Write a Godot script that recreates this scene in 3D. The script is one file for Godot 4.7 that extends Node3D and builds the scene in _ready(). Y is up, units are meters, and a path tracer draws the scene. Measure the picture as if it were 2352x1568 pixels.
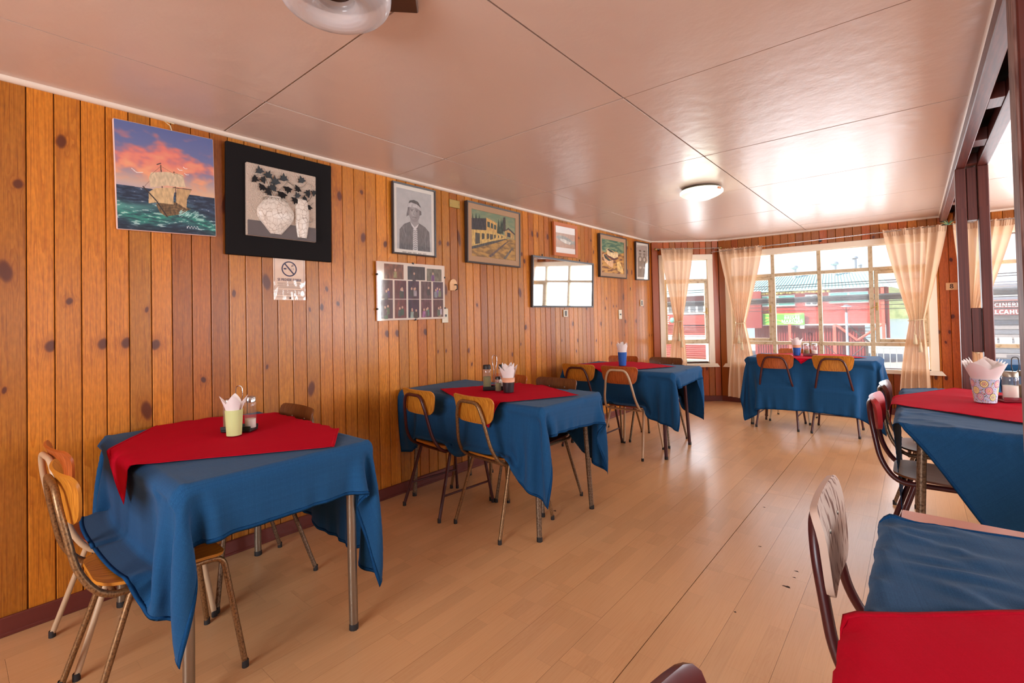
extends Node3D

# A dining room panelled in varnished pine: tables with blue and red cloths along the left wall,
# a bay of windows over the street and the sea front at the far end, a second room behind posts on the right.

const WALL_X := -2.97        # left wall, face of the planks
const CEIL := 2.375          # underside of the ceiling panels
const TOP := 0.772           # table tops
const BAY_A := Vector3(-2.97, 0, -6.75)   # where the left wall meets the angled bay wall
const BAY_B := Vector3(-2.21, 0, -7.40)   # where the angled wall meets the long window wall
const BACK_Z := 2.6
const RIGHT_X := 3.4
const GROUND := -4.2

var M := {}
var used := {}
var rng := RandomNumberGenerator.new()

func _ready():
	rng.seed = 7
	set_camera_and_light()
	make_materials()
	build_shell()
	build_far_windows()
	build_posts_and_beam()
	build_tables_and_chairs()
	build_table_ware()
	build_curtains()
	build_wall_pictures()
	build_wall_fittings()
	build_ceiling_lamps()
	build_outside()

# ------------------------------------------------------------------ camera, sky, sun, window light
func set_camera_and_light():
	var cam := Camera3D.new()
	cam.name = "camera"
	add_child(cam)
	var focal := 1099.7 / 1568.0            # focal length in picture heights
	var near := 0.05
	cam.set_frustum(near / focal, Vector2(0, -0.0668 * near), near, 2000.0)
	cam.basis = Basis(Vector3.UP, deg_to_rad(40.08)) * Basis(Vector3.RIGHT, deg_to_rad(0.99)) * Basis(Vector3.BACK, deg_to_rad(-1.25))
	cam.position = Vector3(0, 1.29, 0)
	cam.current = true
	var env := Environment.new()
	env.background_mode = Environment.BG_SKY
	var sky := Sky.new()
	var sm := ProceduralSkyMaterial.new()
	sm.sky_top_color = Color(0.62, 0.74, 0.90)
	sm.sky_horizon_color = Color(0.88, 0.92, 0.96)
	sm.sky_curve = 0.2
	sm.ground_horizon_color = Color(0.72, 0.75, 0.77)
	sm.ground_bottom_color = Color(0.45, 0.44, 0.42)
	sm.sun_angle_max = 20.0
	sky.sky_material = sm
	env.sky = sky
	env.background_energy_multiplier = 1.6
	env.tonemap_mode = Environment.TONE_MAPPER_LINEAR
	env.tonemap_exposure = 0.95
	env.sdfgi_enabled = true
	env.ssao_enabled = true
	env.ssil_enabled = true
	var we := WorldEnvironment.new()
	we.name = "world"
	we.environment = env
	add_child(we)
	var sun := DirectionalLight3D.new()
	sun.name = "sun"
	sun.light_color = Color(1.0, 0.95, 0.86)
	sun.light_energy = 4.2
	sun.light_angular_distance = 0.6
	sun.shadow_enabled = true
	add_child(sun)
	sun.look_at_from_position(Vector3(-9, 10, 7), Vector3.ZERO)
	# area lights that stand for daylight in each window opening, just outside the glass and as large as the opening
	window_light("daylight_main", Vector3(-0.97, 1.34, -7.66), 2.25, 1.6, 0.055, 2.0)
	window_light("daylight_bay", Vector3(-2.73, 1.34, -7.24), 0.75, 1.6, atan2(0.65, 0.76), 2.2)
	window_light("daylight_next_room_front", Vector3(1.54, 1.34, -7.80), 2.1, 1.6, 0.055, 3.0)
	window_light("daylight_unseen_side", Vector3(RIGHT_X + 0.22, 1.42, -5.6), 1.9, 1.4, -PI / 2, 9.0)  # unseen side windows, placed to light the room from the right
	window_light("daylight_unseen_side", Vector3(RIGHT_X + 0.22, 1.42, -3.2), 1.9, 1.4, -PI / 2, 5.0)
	window_light("daylight_unseen_side", Vector3(RIGHT_X + 0.22, 1.42, -0.8), 1.9, 1.4, -PI / 2, 1.6)
	window_light("daylight_unseen_rear", Vector3(-0.9, 1.4, BACK_Z + 0.22), 2.0, 1.42, PI, 8.0)  # unseen rear window, placed to light the near table and left wall

func window_light(called: String, at: Vector3, w: float, h: float, turn: float, e: float):
	# turn 0 shines towards +z
	var l := AreaLight3D.new()
	l.name = called
	l.area_size = Vector2(w, h)
	l.area_normalize_energy = false
	l.light_energy = e
	l.light_color = Color(0.95, 0.97, 1.0)
	l.area_range = 20.0
	l.shadow_enabled = true
	add_child(l, true)
	l.position = at
	l.rotation.y = PI + turn

# ------------------------------------------------------------------ nodes
func numbered(n: String) -> String:
	if not used.has(n):
		used[n] = 0
		return n
	used[n] += 1
	return "%s_%03d" % [n, used[n]]

func thing(called: String, label: String, category: String, at := Vector3.ZERO, turn := 0.0, group := "") -> Node3D:
	var o := Node3D.new()
	o.name = numbered(called)
	add_child(o)
	o.position = at
	o.rotation.y = turn
	o.set_meta("label", label)
	o.set_meta("category", category)
	if group != "":
		o.set_meta("group", group)
	return o

func tag(o: Node, label: String, category: String, group := "") -> Node:
	o.set_meta("label", label)
	o.set_meta("category", category)
	if group != "":
		o.set_meta("group", group)
	return o

func structure(called: String, at := Vector3.ZERO, basis_ := Basis()) -> Node3D:
	var o := Node3D.new()
	o.name = called
	add_child(o)
	o.transform = Transform3D(basis_, at)
	o.set_meta("kind", "structure")
	return o

func put(st: SurfaceTool, called: String, m: Material, parent: Node = null) -> MeshInstance3D:
	st.generate_normals()
	var o := MeshInstance3D.new()
	o.mesh = st.commit()
	o.material_override = null
	o.mesh.surface_set_material(0, m)
	o.cast_shadow = GeometryInstance3D.SHADOW_CASTING_SETTING_ON
	if parent == null:
		o.name = numbered(called)
		add_child(o)
	else:
		o.name = called
		parent.add_child(o, true)
	return o

func again(src: Node3D, label: String, at: Vector3, turn: float) -> Node3D:
	var r: Node3D = src.duplicate()
	var n := String(src.name)
	if n.length() > 4 and n[n.length() - 4] == "_" and n.right(3).is_valid_int():
		n = n.left(n.length() - 4)
	r.name = numbered(n)
	add_child(r)
	r.position = at
	r.rotation.y = turn
	r.set_meta("label", label)
	return r

# ------------------------------------------------------------------ shapes
func S(smooth := true) -> SurfaceTool:
	var st := SurfaceTool.new()
	st.begin(Mesh.PRIMITIVE_TRIANGLES)
	st.set_smooth_group(0 if smooth else -1)
	st.set_uv(Vector2.ZERO)
	return st

func v3(st: SurfaceTool, p: Vector3, uv := Vector2.ZERO):
	st.set_uv(uv)
	st.add_vertex(p)

func quad(st: SurfaceTool, a: Vector3, b: Vector3, c: Vector3, d: Vector3, ua := Vector2(0, 0), ub := Vector2(1, 0), uc := Vector2(1, 1), ud := Vector2(0, 1)):
	v3(st, a, ua); v3(st, b, ub); v3(st, c, uc)
	v3(st, a, ua); v3(st, c, uc); v3(st, d, ud)

func face(st: SurfaceTool, pts: Array, centre: Vector3):
	# a convex face turned away from centre
	var mid := Vector3.ZERO
	for p in pts: mid += p
	mid /= pts.size()
	var n: Vector3 = (pts[0] - pts[2]).cross(pts[0] - pts[1])
	if n.dot(mid - centre) < 0:
		pts.reverse()
	for i in range(1, pts.size() - 1):
		v3(st, pts[0]); v3(st, pts[i]); v3(st, pts[i + 1])

func box(st: SurfaceTool, c: Vector3, s: Vector3, bev := 0.0, b := Basis()):
	st.set_smooth_group(-1)
	var h := s / 2
	bev = min(bev, min(h.x, min(h.y, h.z)) * 0.9)
	var V := func(sg: Vector3, ax: int) -> Vector3:
		var p := Vector3(sg.x * (h.x - bev), sg.y * (h.y - bev), sg.z * (h.z - bev))
		p[ax] = sg[ax] * h[ax]
		return c + b * p
	for ax in 3:
		for sgn in [-1.0, 1.0]:
			var pts := []
			for q in [[-1, -1], [1, -1], [1, 1], [-1, 1]]:
				var sg := Vector3.ZERO
				sg[ax] = sgn
				sg[(ax + 1) % 3] = q[0]
				sg[(ax + 2) % 3] = q[1]
				pts.append(V.call(sg, ax))
			face(st, pts, c)
	if bev <= 0.0:
		return
	for ax in 3:
		var a1 := (ax + 1) % 3
		var a2 := (ax + 2) % 3
		for q in [[-1, -1], [1, -1], [1, 1], [-1, 1]]:
			var s1 := Vector3.ZERO
			s1[a1] = q[0]; s1[a2] = q[1]
			var s2 := s1
			s1[ax] = -1.0; s2[ax] = 1.0
			face(st, [V.call(s1, a1), V.call(s2, a1), V.call(s2, a2), V.call(s1, a2)], c)
	for x in [-1.0, 1.0]:
		for y in [-1.0, 1.0]:
			for z in [-1.0, 1.0]:
				var sg := Vector3(x, y, z)
				face(st, [V.call(sg, 0), V.call(sg, 1), V.call(sg, 2)], c)

func boxed(called: String, c: Vector3, s: Vector3, m: Material, parent: Node, bev := 0.0, b := Basis()) -> MeshInstance3D:
	var st := S(false)
	box(st, c, s, bev, b)
	return put(st, called, m, parent)

func bent(pts: Array, rad: float, steps := 5) -> Array:
	# a polyline with its corners rounded
	var out := [pts[0]]
	for i in range(1, pts.size() - 1):
		var p: Vector3 = pts[i]
		var d1: Vector3 = p - pts[i - 1]
		var d2: Vector3 = pts[i + 1] - p
		var r: float = min(rad, min(d1.length() * 0.49, d2.length() * 0.49))
		var a: Vector3 = p - d1.normalized() * r
		var b: Vector3 = p + d2.normalized() * r
		for k in steps + 1:
			var t := float(k) / steps
			out.append(a.lerp(p, t).lerp(p.lerp(b, t), t))
	out.append(pts[-1])
	return out

func tube(st: SurfaceTool, pts: Array, r: float, sides := 8, r1 := -1.0, caps := true):
	if r1 < 0: r1 = r
	var n := pts.size()
	var rings := []
	var t0: Vector3 = (pts[1] - pts[0]).normalized()
	var up := Vector3.UP if abs(t0.y) < 0.9 else Vector3.RIGHT
	var side := t0.cross(up).normalized()
	for i in n:
		var t: Vector3
		if i == 0: t = t0
		elif i == n - 1: t = (pts[i] - pts[i - 1]).normalized()
		else: t = ((pts[i] - pts[i - 1]).normalized() + (pts[i + 1] - pts[i]).normalized()).normalized()
		side = (side - t * side.dot(t)).normalized()
		var o := t.cross(side)
		var rr: float = lerp(r, r1, float(i) / (n - 1))
		var ring := []
		for k in sides:
			var a := TAU * k / sides
			ring.append(pts[i] + (side * cos(a) + o * sin(a)) * rr)
		rings.append(ring)
	st.set_smooth_group(0)
	for i in n - 1:
		for k in sides:
			var k2 := (k + 1) % sides
			quad(st, rings[i][k], rings[i][k2], rings[i + 1][k2], rings[i + 1][k])
	if caps:
		st.set_smooth_group(-1)
		for e in [0, n - 1]:
			var inner: Vector3 = pts[1] if e == 0 else pts[n - 2]
			face(st, rings[e].duplicate(), inner)

func lathe(st: SurfaceTool, prof: Array, segs := 24, c := Vector3.ZERO, wob = null):
	# prof: Vector2(radius, height); a pair of equal neighbours makes a sharp edge
	var group := 0
	var low := 1e9
	var high := -1e9
	for e in prof:
		low = min(low, e.y)
		high = max(high, e.y)
	var tall: float = max(high - low, 1e-6)
	st.set_smooth_group(group)
	for i in prof.size() - 1:
		var p: Vector2 = prof[i]
		var q: Vector2 = prof[i + 1]
		if p.is_equal_approx(q):
			group += 1
			st.set_smooth_group(group)
			continue
		for k in segs:
			var a := TAU * k / segs
			var b := TAU * ((k + 1) % segs) / segs
			var wa := 1.0
			var wb := 1.0
			if wob != null:
				wa = wob.call(a)
				wb = wob.call(b)
			var A := c + Vector3(cos(a) * p.x * wa, p.y, sin(a) * p.x * wa)
			var B := c + Vector3(cos(b) * p.x * wb, p.y, sin(b) * p.x * wb)
			var C := c + Vector3(cos(b) * q.x * wb, q.y, sin(b) * q.x * wb)
			var D := c + Vector3(cos(a) * q.x * wa, q.y, sin(a) * q.x * wa)
			var u0 := float(k) / segs
			var u1 := float(k + 1) / segs
			var w0 := 1.0 - (p.y - low) / tall
			var w1 := 1.0 - (q.y - low) / tall
			if p.x > 1e-5:
				v3(st, A, Vector2(u0, w0)); v3(st, B, Vector2(u1, w0)); v3(st, C, Vector2(u1, w1))
			if q.x > 1e-5:
				v3(st, A, Vector2(u0, w0)); v3(st, C, Vector2(u1, w1)); v3(st, D, Vector2(u0, w1))

func sheet(st: SurfaceTool, nu: int, nv: int, fn: Callable, th := 0.0, uvs := Vector2.ONE):
	# a curved sheet fn(u, v), u and v in 0..1, of thickness th
	var P := []
	for j in nv + 1:
		for i in nu + 1:
			P.append(fn.call(float(i) / nu, float(j) / nv))
	var w := nu + 1
	var N := []
	for j in nv + 1:
		for i in nu + 1:
			var du: Vector3 = P[j * w + min(i + 1, nu)] - P[j * w + max(i - 1, 0)]
			var dv: Vector3 = P[min(j + 1, nv) * w + i] - P[max(j - 1, 0) * w + i]
			N.append(du.cross(dv).normalized())
	var f := func(i: int, j: int, s: float) -> Vector3:
		return P[j * w + i] + N[j * w + i] * (th * s)
	var U := func(i: int, j: int) -> Vector2:
		return Vector2(float(i) / nu, float(j) / nv) * uvs
	st.set_smooth_group(1)
	for j in nv:
		for i in nu:
			quad(st, f.call(i, j, .5), f.call(i, j + 1, .5), f.call(i + 1, j + 1, .5), f.call(i + 1, j, .5), U.call(i, j), U.call(i, j + 1), U.call(i + 1, j + 1), U.call(i + 1, j))
	if th <= 0.0:
		return
	st.set_smooth_group(2)
	for j in nv:
		for i in nu:
			quad(st, f.call(i, j, -.5), f.call(i + 1, j, -.5), f.call(i + 1, j + 1, -.5), f.call(i, j + 1, -.5), U.call(i, j), U.call(i + 1, j), U.call(i + 1, j + 1), U.call(i, j + 1))
	st.set_smooth_group(3)
	var E := Vector2(0.02, 0.02)
	for i in nu:
		quad(st, f.call(i, 0, .5), f.call(i + 1, 0, .5), f.call(i + 1, 0, -.5), f.call(i, 0, -.5), E, E, E, E)
		quad(st, f.call(i + 1, nv, .5), f.call(i, nv, .5), f.call(i, nv, -.5), f.call(i + 1, nv, -.5), E, E, E, E)
	for j in nv:
		quad(st, f.call(0, j + 1, .5), f.call(0, j, .5), f.call(0, j, -.5), f.call(0, j + 1, -.5), E, E, E, E)
		quad(st, f.call(nu, j, .5), f.call(nu, j + 1, .5), f.call(nu, j + 1, -.5), f.call(nu, j, -.5), E, E, E, E)

func flat_shape(st: SurfaceTool, poly: PackedVector2Array, th: float, z0 := 0.0):
	# an outline in x, y given a thickness along z
	st.set_smooth_group(-1)
	var idx := Geometry2D.triangulate_polygon(poly)
	for i in range(0, idx.size(), 3):
		var a := poly[idx[i]]
		var b := poly[idx[i + 1]]
		var c := poly[idx[i + 2]]
		var pts := [Vector3(a.x, a.y, z0 + th), Vector3(b.x, b.y, z0 + th), Vector3(c.x, c.y, z0 + th)]
		face(st, pts, Vector3((a.x + b.x + c.x) / 3, (a.y + b.y + c.y) / 3, z0))
		pts = [Vector3(a.x, a.y, z0), Vector3(b.x, b.y, z0), Vector3(c.x, c.y, z0)]
		face(st, pts, Vector3((a.x + b.x + c.x) / 3, (a.y + b.y + c.y) / 3, z0 + th))
	var n := poly.size()
	var cw := Geometry2D.is_polygon_clockwise(poly)
	for i in n:
		var a := poly[i]
		var b := poly[(i + 1) % n]
		if not cw:
			var t := a
			a = b
			b = t
		quad(st, Vector3(a.x, a.y, z0), Vector3(b.x, b.y, z0), Vector3(b.x, b.y, z0 + th), Vector3(a.x, a.y, z0 + th))

func lettering(text: String, h: float, depth: float, m: Material, parent: Node, called: String, at: Vector3, b := Basis(), bold := true, squeeze := 1.0) -> MeshInstance3D:
	var tm := TextMesh.new()
	var f := SystemFont.new()
	f.font_names = PackedStringArray(["Droid Sans"])
	if bold:
		f.font_weight = 700
	tm.font = f
	tm.text = text
	tm.font_size = 64
	tm.pixel_size = h / 46.0
	tm.depth = depth
	tm.curve_step = 2.0
	tm.material = m
	var o := MeshInstance3D.new()
	o.mesh = tm
	o.name = called
	parent.add_child(o, true)
	o.transform = Transform3D(b * Basis.from_scale(Vector3(squeeze, 1, 1)), at)
	return o

# ------------------------------------------------------------------ materials
func mat(called: String, c: Color, rough := 0.6, more := {}) -> StandardMaterial3D:
	var m := StandardMaterial3D.new()
	m.resource_name = called
	m.albedo_color = c
	m.roughness = rough
	for k in more:
		m.set(k, more[k])
	M[called] = m
	return m

func rgb8(r: int, g: int, b: int) -> Color:
	return Color(r / 255.0, g / 255.0, b / 255.0)

func noise(freq: float, seed_: int, octaves := 3, kind := FastNoiseLite.TYPE_SIMPLEX_SMOOTH) -> FastNoiseLite:
	var n := FastNoiseLite.new()
	n.noise_type = kind
	n.frequency = freq
	n.seed = seed_
	n.fractal_octaves = octaves
	return n

func noise_tex(freq: float, seed_: int, size := 256, as_normal := false, bump := 4.0, ramp: Gradient = null, kind := FastNoiseLite.TYPE_SIMPLEX_SMOOTH, octaves := 3) -> NoiseTexture2D:
	var t := NoiseTexture2D.new()
	t.width = size
	t.height = size
	t.seamless = true
	t.noise = noise(freq, seed_, octaves, kind)
	t.as_normal_map = as_normal
	t.bump_strength = bump
	if ramp:
		t.color_ramp = ramp
	return t

func ramp(stops: Array) -> Gradient:
	var g := Gradient.new()
	var o := PackedFloat32Array()
	var c := PackedColorArray()
	for s in stops:
		o.append(s[0])
		c.append(s[1])
	g.offsets = o
	g.colors = c
	return g

func pixels_to_texture(d: PackedByteArray, w: int, h: int) -> ImageTexture:
	return ImageTexture.create_from_image(Image.create_from_data(w, h, false, Image.FORMAT_RGB8, d))

func pine_texture() -> ImageTexture:
	# eight boards side by side, each 128 wide and the height of the wall, with growth rings and knots
	var W := 1024
	var H := 1024
	var low_i := noise(0.012, 11, 2).get_image(W, 128)
	low_i.resize(W, H, Image.INTERPOLATE_CUBIC)
	var low := low_i.get_data()
	var fine_i := noise(0.09, 12, 2).get_image(W, 64)
	fine_i.resize(W, H, Image.INTERPOLATE_BILINEAR)
	var fine := fine_i.get_data()
	var spots := noise(0.05, 13, 2).get_image(W, H).get_data()
	var r := RandomNumberGenerator.new()
	r.seed = 5
	var d := PackedByteArray()
	d.resize(W * H * 3)
	var light := Vector3(212, 138, 46)
	var mid := Vector3(188, 112, 30)
	var dark := Vector3(130, 66, 20)
	var heart := Vector3(92, 42, 16)
	for k in 8:
		var centre: float = r.randf_range(-0.5, 0.5)
		var freq: float = r.randf_range(5.0, 9.0)
		var tone: float = r.randf_range(0.82, 1.04)
		var knots := []
		for n in [1, 3, 1, 2, 4, 0, 2, 3][k]:
			knots.append([r.randf_range(-0.36, 0.36), r.randf_range(0.04, 0.96), r.randf_range(0.06, 0.28), r.randf_range(-1.8, 1.8), r.randf_range(0.03, 0.5), r.randf() * TAU])
		for y in H:
			var v := float(y) / H
			var near := []
			for q in knots:
				if abs(v - q[1]) < q[2] * 0.16 / sqrt(q[4]):
					near.append(q)
			for x in 128:
				var u := x / 128.0 - 0.5
				var i := y * W + k * 128 + x
				var warp := 0.0
				var core := 0.0
				var halo := 0.0
				for q in near:
					var dv: float = (v - q[1]) * 26.0
					var du: float = u - q[0] - dv * q[3] * 0.12
					var rr: float = q[2]
					var dd: float = (du * du + dv * dv * q[4]) / (rr * rr)
					if dd > 16.0: continue
					dd *= 1.0 + 0.16 * sin(atan2(dv, du) * 2.0 + q[5])
					var e := exp(-dd * 0.35)
					warp += du * e * 1.3
					halo += e * 0.5
					core = max(core, smoothstep(1.15, 0.25, dd))
				var g: float = (abs(u - centre) - warp * 0.8) * freq + (low[i] - 128) * 0.018 + v * 0.6
				var ring: float = g - floor(g)
				ring = ring * ring
				var c: Vector3 = light.lerp(mid, 0.25 + 0.75 * ring)
				c = c.lerp(dark, clamp((fine[i] - 150) * 0.006, 0.0, 0.45))
				c *= tone * (0.93 + 0.14 * spots[i] / 255.0)
				if halo > 0.0:
					c = c.lerp(dark, min(halo, 0.75) * (0.6 + 0.4 * ring))
					if core > 0.0:
						c = c.lerp(heart, core * 0.92)
				d[i * 3] = int(clamp(c.x, 0, 255))
				d[i * 3 + 1] = int(clamp(c.y, 0, 255))
				d[i * 3 + 2] = int(clamp(c.z, 0, 255))
	return pixels_to_texture(d, W, H)

func laminate_texture() -> ImageTexture:
	# four boards side by side, each of three rows of short beech strips
	var W := 1024
	var H := 1024
	var streak_i := noise(0.12, 21, 2).get_image(W, 48)
	streak_i.resize(W, H, Image.INTERPOLATE_BILINEAR)
	var streak := streak_i.get_data()
	var low_i := noise(0.02, 22, 2).get_image(W, 256)
	low_i.resize(W, H, Image.INTERPOLATE_BILINEAR)
	var low := low_i.get_data()
	var r := RandomNumberGenerator.new()
	r.seed = 9
	var d := PackedByteArray()
	d.resize(W * H * 3)
	var base := Vector3(213, 168, 122)
	var dark := Vector3(198, 144, 96)
	for k in 12:
		var x0 := int(k * W / 12.0)
		var x1 := int((k + 1) * W / 12.0)
		var y := int(-r.randf() * 280)
		while y < H:
			var y1 := y + r.randi_range(260, 420)
			var tone: float = r.randf_range(0.975, 1.02)
			var arcs := r.randf() < 0.45
			var cy: float = r.randf_range(y, y1)
			var amp: float = r.randf_range(0.12, 0.32)
			for yy in range(max(y, 0), min(y1, H)):
				for xx in range(x0, x1):
					var i := yy * W + xx
					var t := (streak[i] - 96) / 255.0 * 0.55
					if arcs:
						var u := (xx - x0) / float(x1 - x0) - 0.5
						var g: float = u * u * 26.0 + (yy - cy) * 0.03 + low[i] * 0.035
						t += amp * (0.5 + 0.5 * sin(g * 3.0)) * 0.6
					var c: Vector3 = base.lerp(dark, clamp(t, 0.0, 1.0)) * tone
					if xx == x0 or yy == y:
						c *= 0.92
					d[i * 3] = int(clamp(c.x, 0, 255))
					d[i * 3 + 1] = int(clamp(c.y, 0, 255))
					d[i * 3 + 2] = int(clamp(c.z, 0, 255))
			y = y1
	return pixels_to_texture(d, W, H)

func weave_texture(a: Color, b: Color, seed_: int) -> ImageTexture:
	# crossing threads of uneven thickness
	var n := 256
	var r := RandomNumberGenerator.new()
	r.seed = seed_
	var rows := []
	var cols := []
	for i in n:
		rows.append(r.randf())
		cols.append(r.randf())
	var d := PackedByteArray()
	d.resize(n * n * 3)
	for y in n:
		for x in n:
			var over := (x + y) % 3 != 0
			var t: float = (0.22 + 0.22 * cols[x] if over else 0.40 + 0.25 * rows[y]) * (0.5 + 1.0 * r.randf())
			var c := a.lerp(b, clamp(t, 0.0, 1.0))
			var i := (y * n + x) * 3
			d[i] = int(c.r * 255)
			d[i + 1] = int(c.g * 255)
			d[i + 2] = int(c.b * 255)
	return pixels_to_texture(d, n, n)

func make_materials():
	var pine := pine_texture()
	var gloss := {"albedo_texture": pine, "clearcoat_enabled": true, "metallic_specular": 0.3, "clearcoat": 0.5, "clearcoat_roughness": 0.26}
	mat("pine_honey", rgb8(244, 232, 210), 0.5, gloss)
	mat("pine_amber", rgb8(222, 198, 168), 0.5, gloss)
	mat("pine_pale", rgb8(255, 250, 236), 0.5, gloss)
	mat("pine_red", rgb8(228, 176, 148), 0.45, gloss)
	mat("laminate", rgb8(255, 250, 244), 0.29, {"albedo_texture": laminate_texture(), "metallic_specular": 0.5})
	mat("gap", rgb8(52, 34, 24), 0.9)
	mat("sub_wall", rgb8(70, 44, 28), 0.9)
	mat("ceiling_paint", rgb8(220, 198, 184), 0.30, {"metallic_specular": 0.55, "normal_enabled": true, "normal_texture": noise_tex(0.012, 31, 512, true, 2.2, null, FastNoiseLite.TYPE_SIMPLEX_SMOOTH, 5), "normal_scale": 0.35, "uv1_triplanar": true, "uv1_world_triplanar": true, "uv1_scale": Vector3(1.1, 1.1, 1.1)})
	mat("ceiling_void", rgb8(58, 42, 34), 0.9)
	mat("cream_trim", rgb8(226, 208, 190), 0.42)
	mat("window_paint", rgb8(232, 216, 192), 0.45)
	mat("window_worn", rgb8(206, 190, 164), 0.5, {"albedo_texture": noise_tex(0.02, 35, 256, false, 4.0, ramp([[0.0, rgb8(190, 170, 140)], [0.35, rgb8(240, 232, 215)], [1.0, rgb8(255, 250, 240)]])), "uv1_triplanar": true, "uv1_scale": Vector3(3, 3, 3)})
	mat("base_red", rgb8(104, 44, 36), 0.4)
	mat("post_red", rgb8(104, 50, 40), 0.42, {"albedo_texture": grain_texture(rgb8(255, 245, 240), rgb8(196, 176, 170), 41), "uv1_triplanar": true, "uv1_scale": Vector3(2, 0.5, 2)})
	mat("post_worn", rgb8(150, 118, 108), 0.6, {"albedo_texture": noise_tex(0.03, 43, 256, false, 4.0, ramp([[0.0, rgb8(120, 70, 60)], [0.5, rgb8(220, 205, 200)], [1.0, rgb8(250, 240, 240)]])), "uv1_triplanar": true, "uv1_scale": Vector3(4, 0.7, 4)})
	mat("glass", Color(0.95, 0.97, 0.98, 0.09), 0.03, {"metallic_specular": 0.16, "transparency": BaseMaterial3D.TRANSPARENCY_ALPHA})
	mat("clear_glass", Color(0.96, 0.98, 0.97, 0.06), 0.04, {"transparency": BaseMaterial3D.TRANSPARENCY_ALPHA})
	mat("picture_glass", Color(0.96, 0.98, 0.97, 0.015), 0.05, {"transparency": BaseMaterial3D.TRANSPARENCY_ALPHA})
	mat("mirror", rgb8(225, 228, 228), 0.03, {"metallic": 1.0})
	mat("chrome", rgb8(200, 200, 200), 0.15, {"metallic": 1.0})
	mat("steel_dull", rgb8(150, 138, 122), 0.35, {"metallic": 0.85})
	# cloth
	mat("denim", Color.WHITE, 0.95, {"albedo_texture": weave_texture(rgb8(14, 54, 94), rgb8(48, 108, 152), 51), "metallic_specular": 0.3, "rim_enabled": true, "rim": 0.14, "rim_tint": 0.6})
	mat("denim_hem", rgb8(225, 230, 240), 0.95, {"albedo_texture": M.denim.albedo_texture, "metallic_specular": 0.2})
	mat("red_cloth", Color.WHITE, 0.92, {"albedo_texture": weave_texture(rgb8(178, 6, 34), rgb8(208, 20, 52), 52), "metallic_specular": 0.2})
	mat("red_hem", rgb8(240, 225, 225), 0.92, {"albedo_texture": M.red_cloth.albedo_texture, "metallic_specular": 0.2})
	mat("sheer", Color(rgb8(224, 190, 156), 0.93), 0.95, {"transparency": BaseMaterial3D.TRANSPARENCY_ALPHA, "backlight_enabled": true, "backlight": rgb8(112, 90, 70)})
	mat("sheer_header", rgb8(206, 168, 136), 0.95, {"backlight_enabled": true, "backlight": rgb8(80, 62, 48)})
	mat("cord", rgb8(216, 196, 158), 0.85)
	# chairs and tables
	var ply := grain_texture(rgb8(255, 250, 240), rgb8(205, 180, 150), 61)
	var plym := {"albedo_texture": ply, "metallic_specular": 0.35, "clearcoat_enabled": true, "clearcoat": 0.2, "clearcoat_roughness": 0.3}
	mat("ply_amber", rgb8(206, 138, 50), 0.4, plym)
	mat("ply_orange", rgb8(188, 100, 46), 0.4, plym)
	mat("ply_brown", rgb8(112, 66, 34), 0.4, plym)
	mat("ply_dark", rgb8(74, 38, 26), 0.4, plym)
	mat("ply_rust", rgb8(150, 76, 44), 0.35, plym)
	mat("ply_grey", rgb8(226, 214, 204), 0.7, {"albedo_texture": streak_texture()})
	mat("ply_edge", rgb8(190, 122, 52), 0.6)
	mat("vinyl_brown", rgb8(92, 40, 34), 0.25)
	mat("vinyl_red", rgb8(176, 44, 48), 0.4)
	mat("tube_maroon", rgb8(70, 26, 28), 0.32)
	mat("tube_beige", rgb8(196, 164, 130), 0.38)
	var rust := ramp([[0.0, rgb8(70, 50, 36)], [0.28, rgb8(104, 76, 50)], [0.40, rgb8(136, 100, 64)], [1.0, rgb8(164, 126, 84)]])
	mat("tube_rusty", Color.WHITE, 0.36, {"metallic": 0.55, "albedo_texture": noise_tex(0.035, 71, 256, false, 4.0, rust), "uv1_triplanar": true, "uv1_scale": Vector3(13, 9, 13)})
	var rust2 := ramp([[0.0, rgb8(66, 52, 42)], [0.30, rgb8(92, 74, 58)], [0.44, rgb8(126, 106, 86)], [1.0, rgb8(150, 130, 108)]])
	mat("tube_worn", Color.WHITE, 0.38, {"metallic": 0.6, "albedo_texture": noise_tex(0.03, 73, 256, false, 4.0, rust2), "uv1_triplanar": true, "uv1_scale": Vector3(13, 8, 13)})
	mat("rubber", rgb8(34, 28, 26), 0.7)
	mat("screw", rgb8(150, 140, 126), 0.35, {"metallic": 0.8})
	mat("formica", rgb8(206, 138, 116), 0.35)
	mat("table_edge", rgb8(196, 150, 108), 0.5)
	# ware
	mat("paper", rgb8(240, 228, 222), 0.85, {"backlight_enabled": true, "backlight": rgb8(120, 112, 108)})
	mat("cup_lime", Color(0.86, 0.88, 0.62, 1), 0.35, {"backlight_enabled": true, "backlight": rgb8(170, 170, 90)})
	mat("cup_black", rgb8(46, 38, 40), 0.35)
	mat("cup_blue", rgb8(28, 88, 168), 0.3)
	mat("cup_rim", rgb8(222, 158, 122), 0.5)
	mat("salt", rgb8(232, 222, 206), 0.9)
	mat("spice", rgb8(128, 96, 40), 0.9)
	mat("oregano", rgb8(120, 112, 56), 0.9)
	mat("plastic_black", rgb8(30, 27, 26), 0.35)
	mat("plastic_red", rgb8(120, 30, 38), 0.3)
	mat("brass", rgb8(168, 138, 76), 0.45, {"metallic": 0.6})
	mat("ivory", rgb8(214, 200, 174), 0.4)
	mat("dark_metal", rgb8(52, 46, 44), 0.45, {"metallic": 0.4})
	mat("wood_plaque", rgb8(220, 168, 116), 0.5)
	mat("ink", rgb8(60, 44, 36), 0.7)

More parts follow.
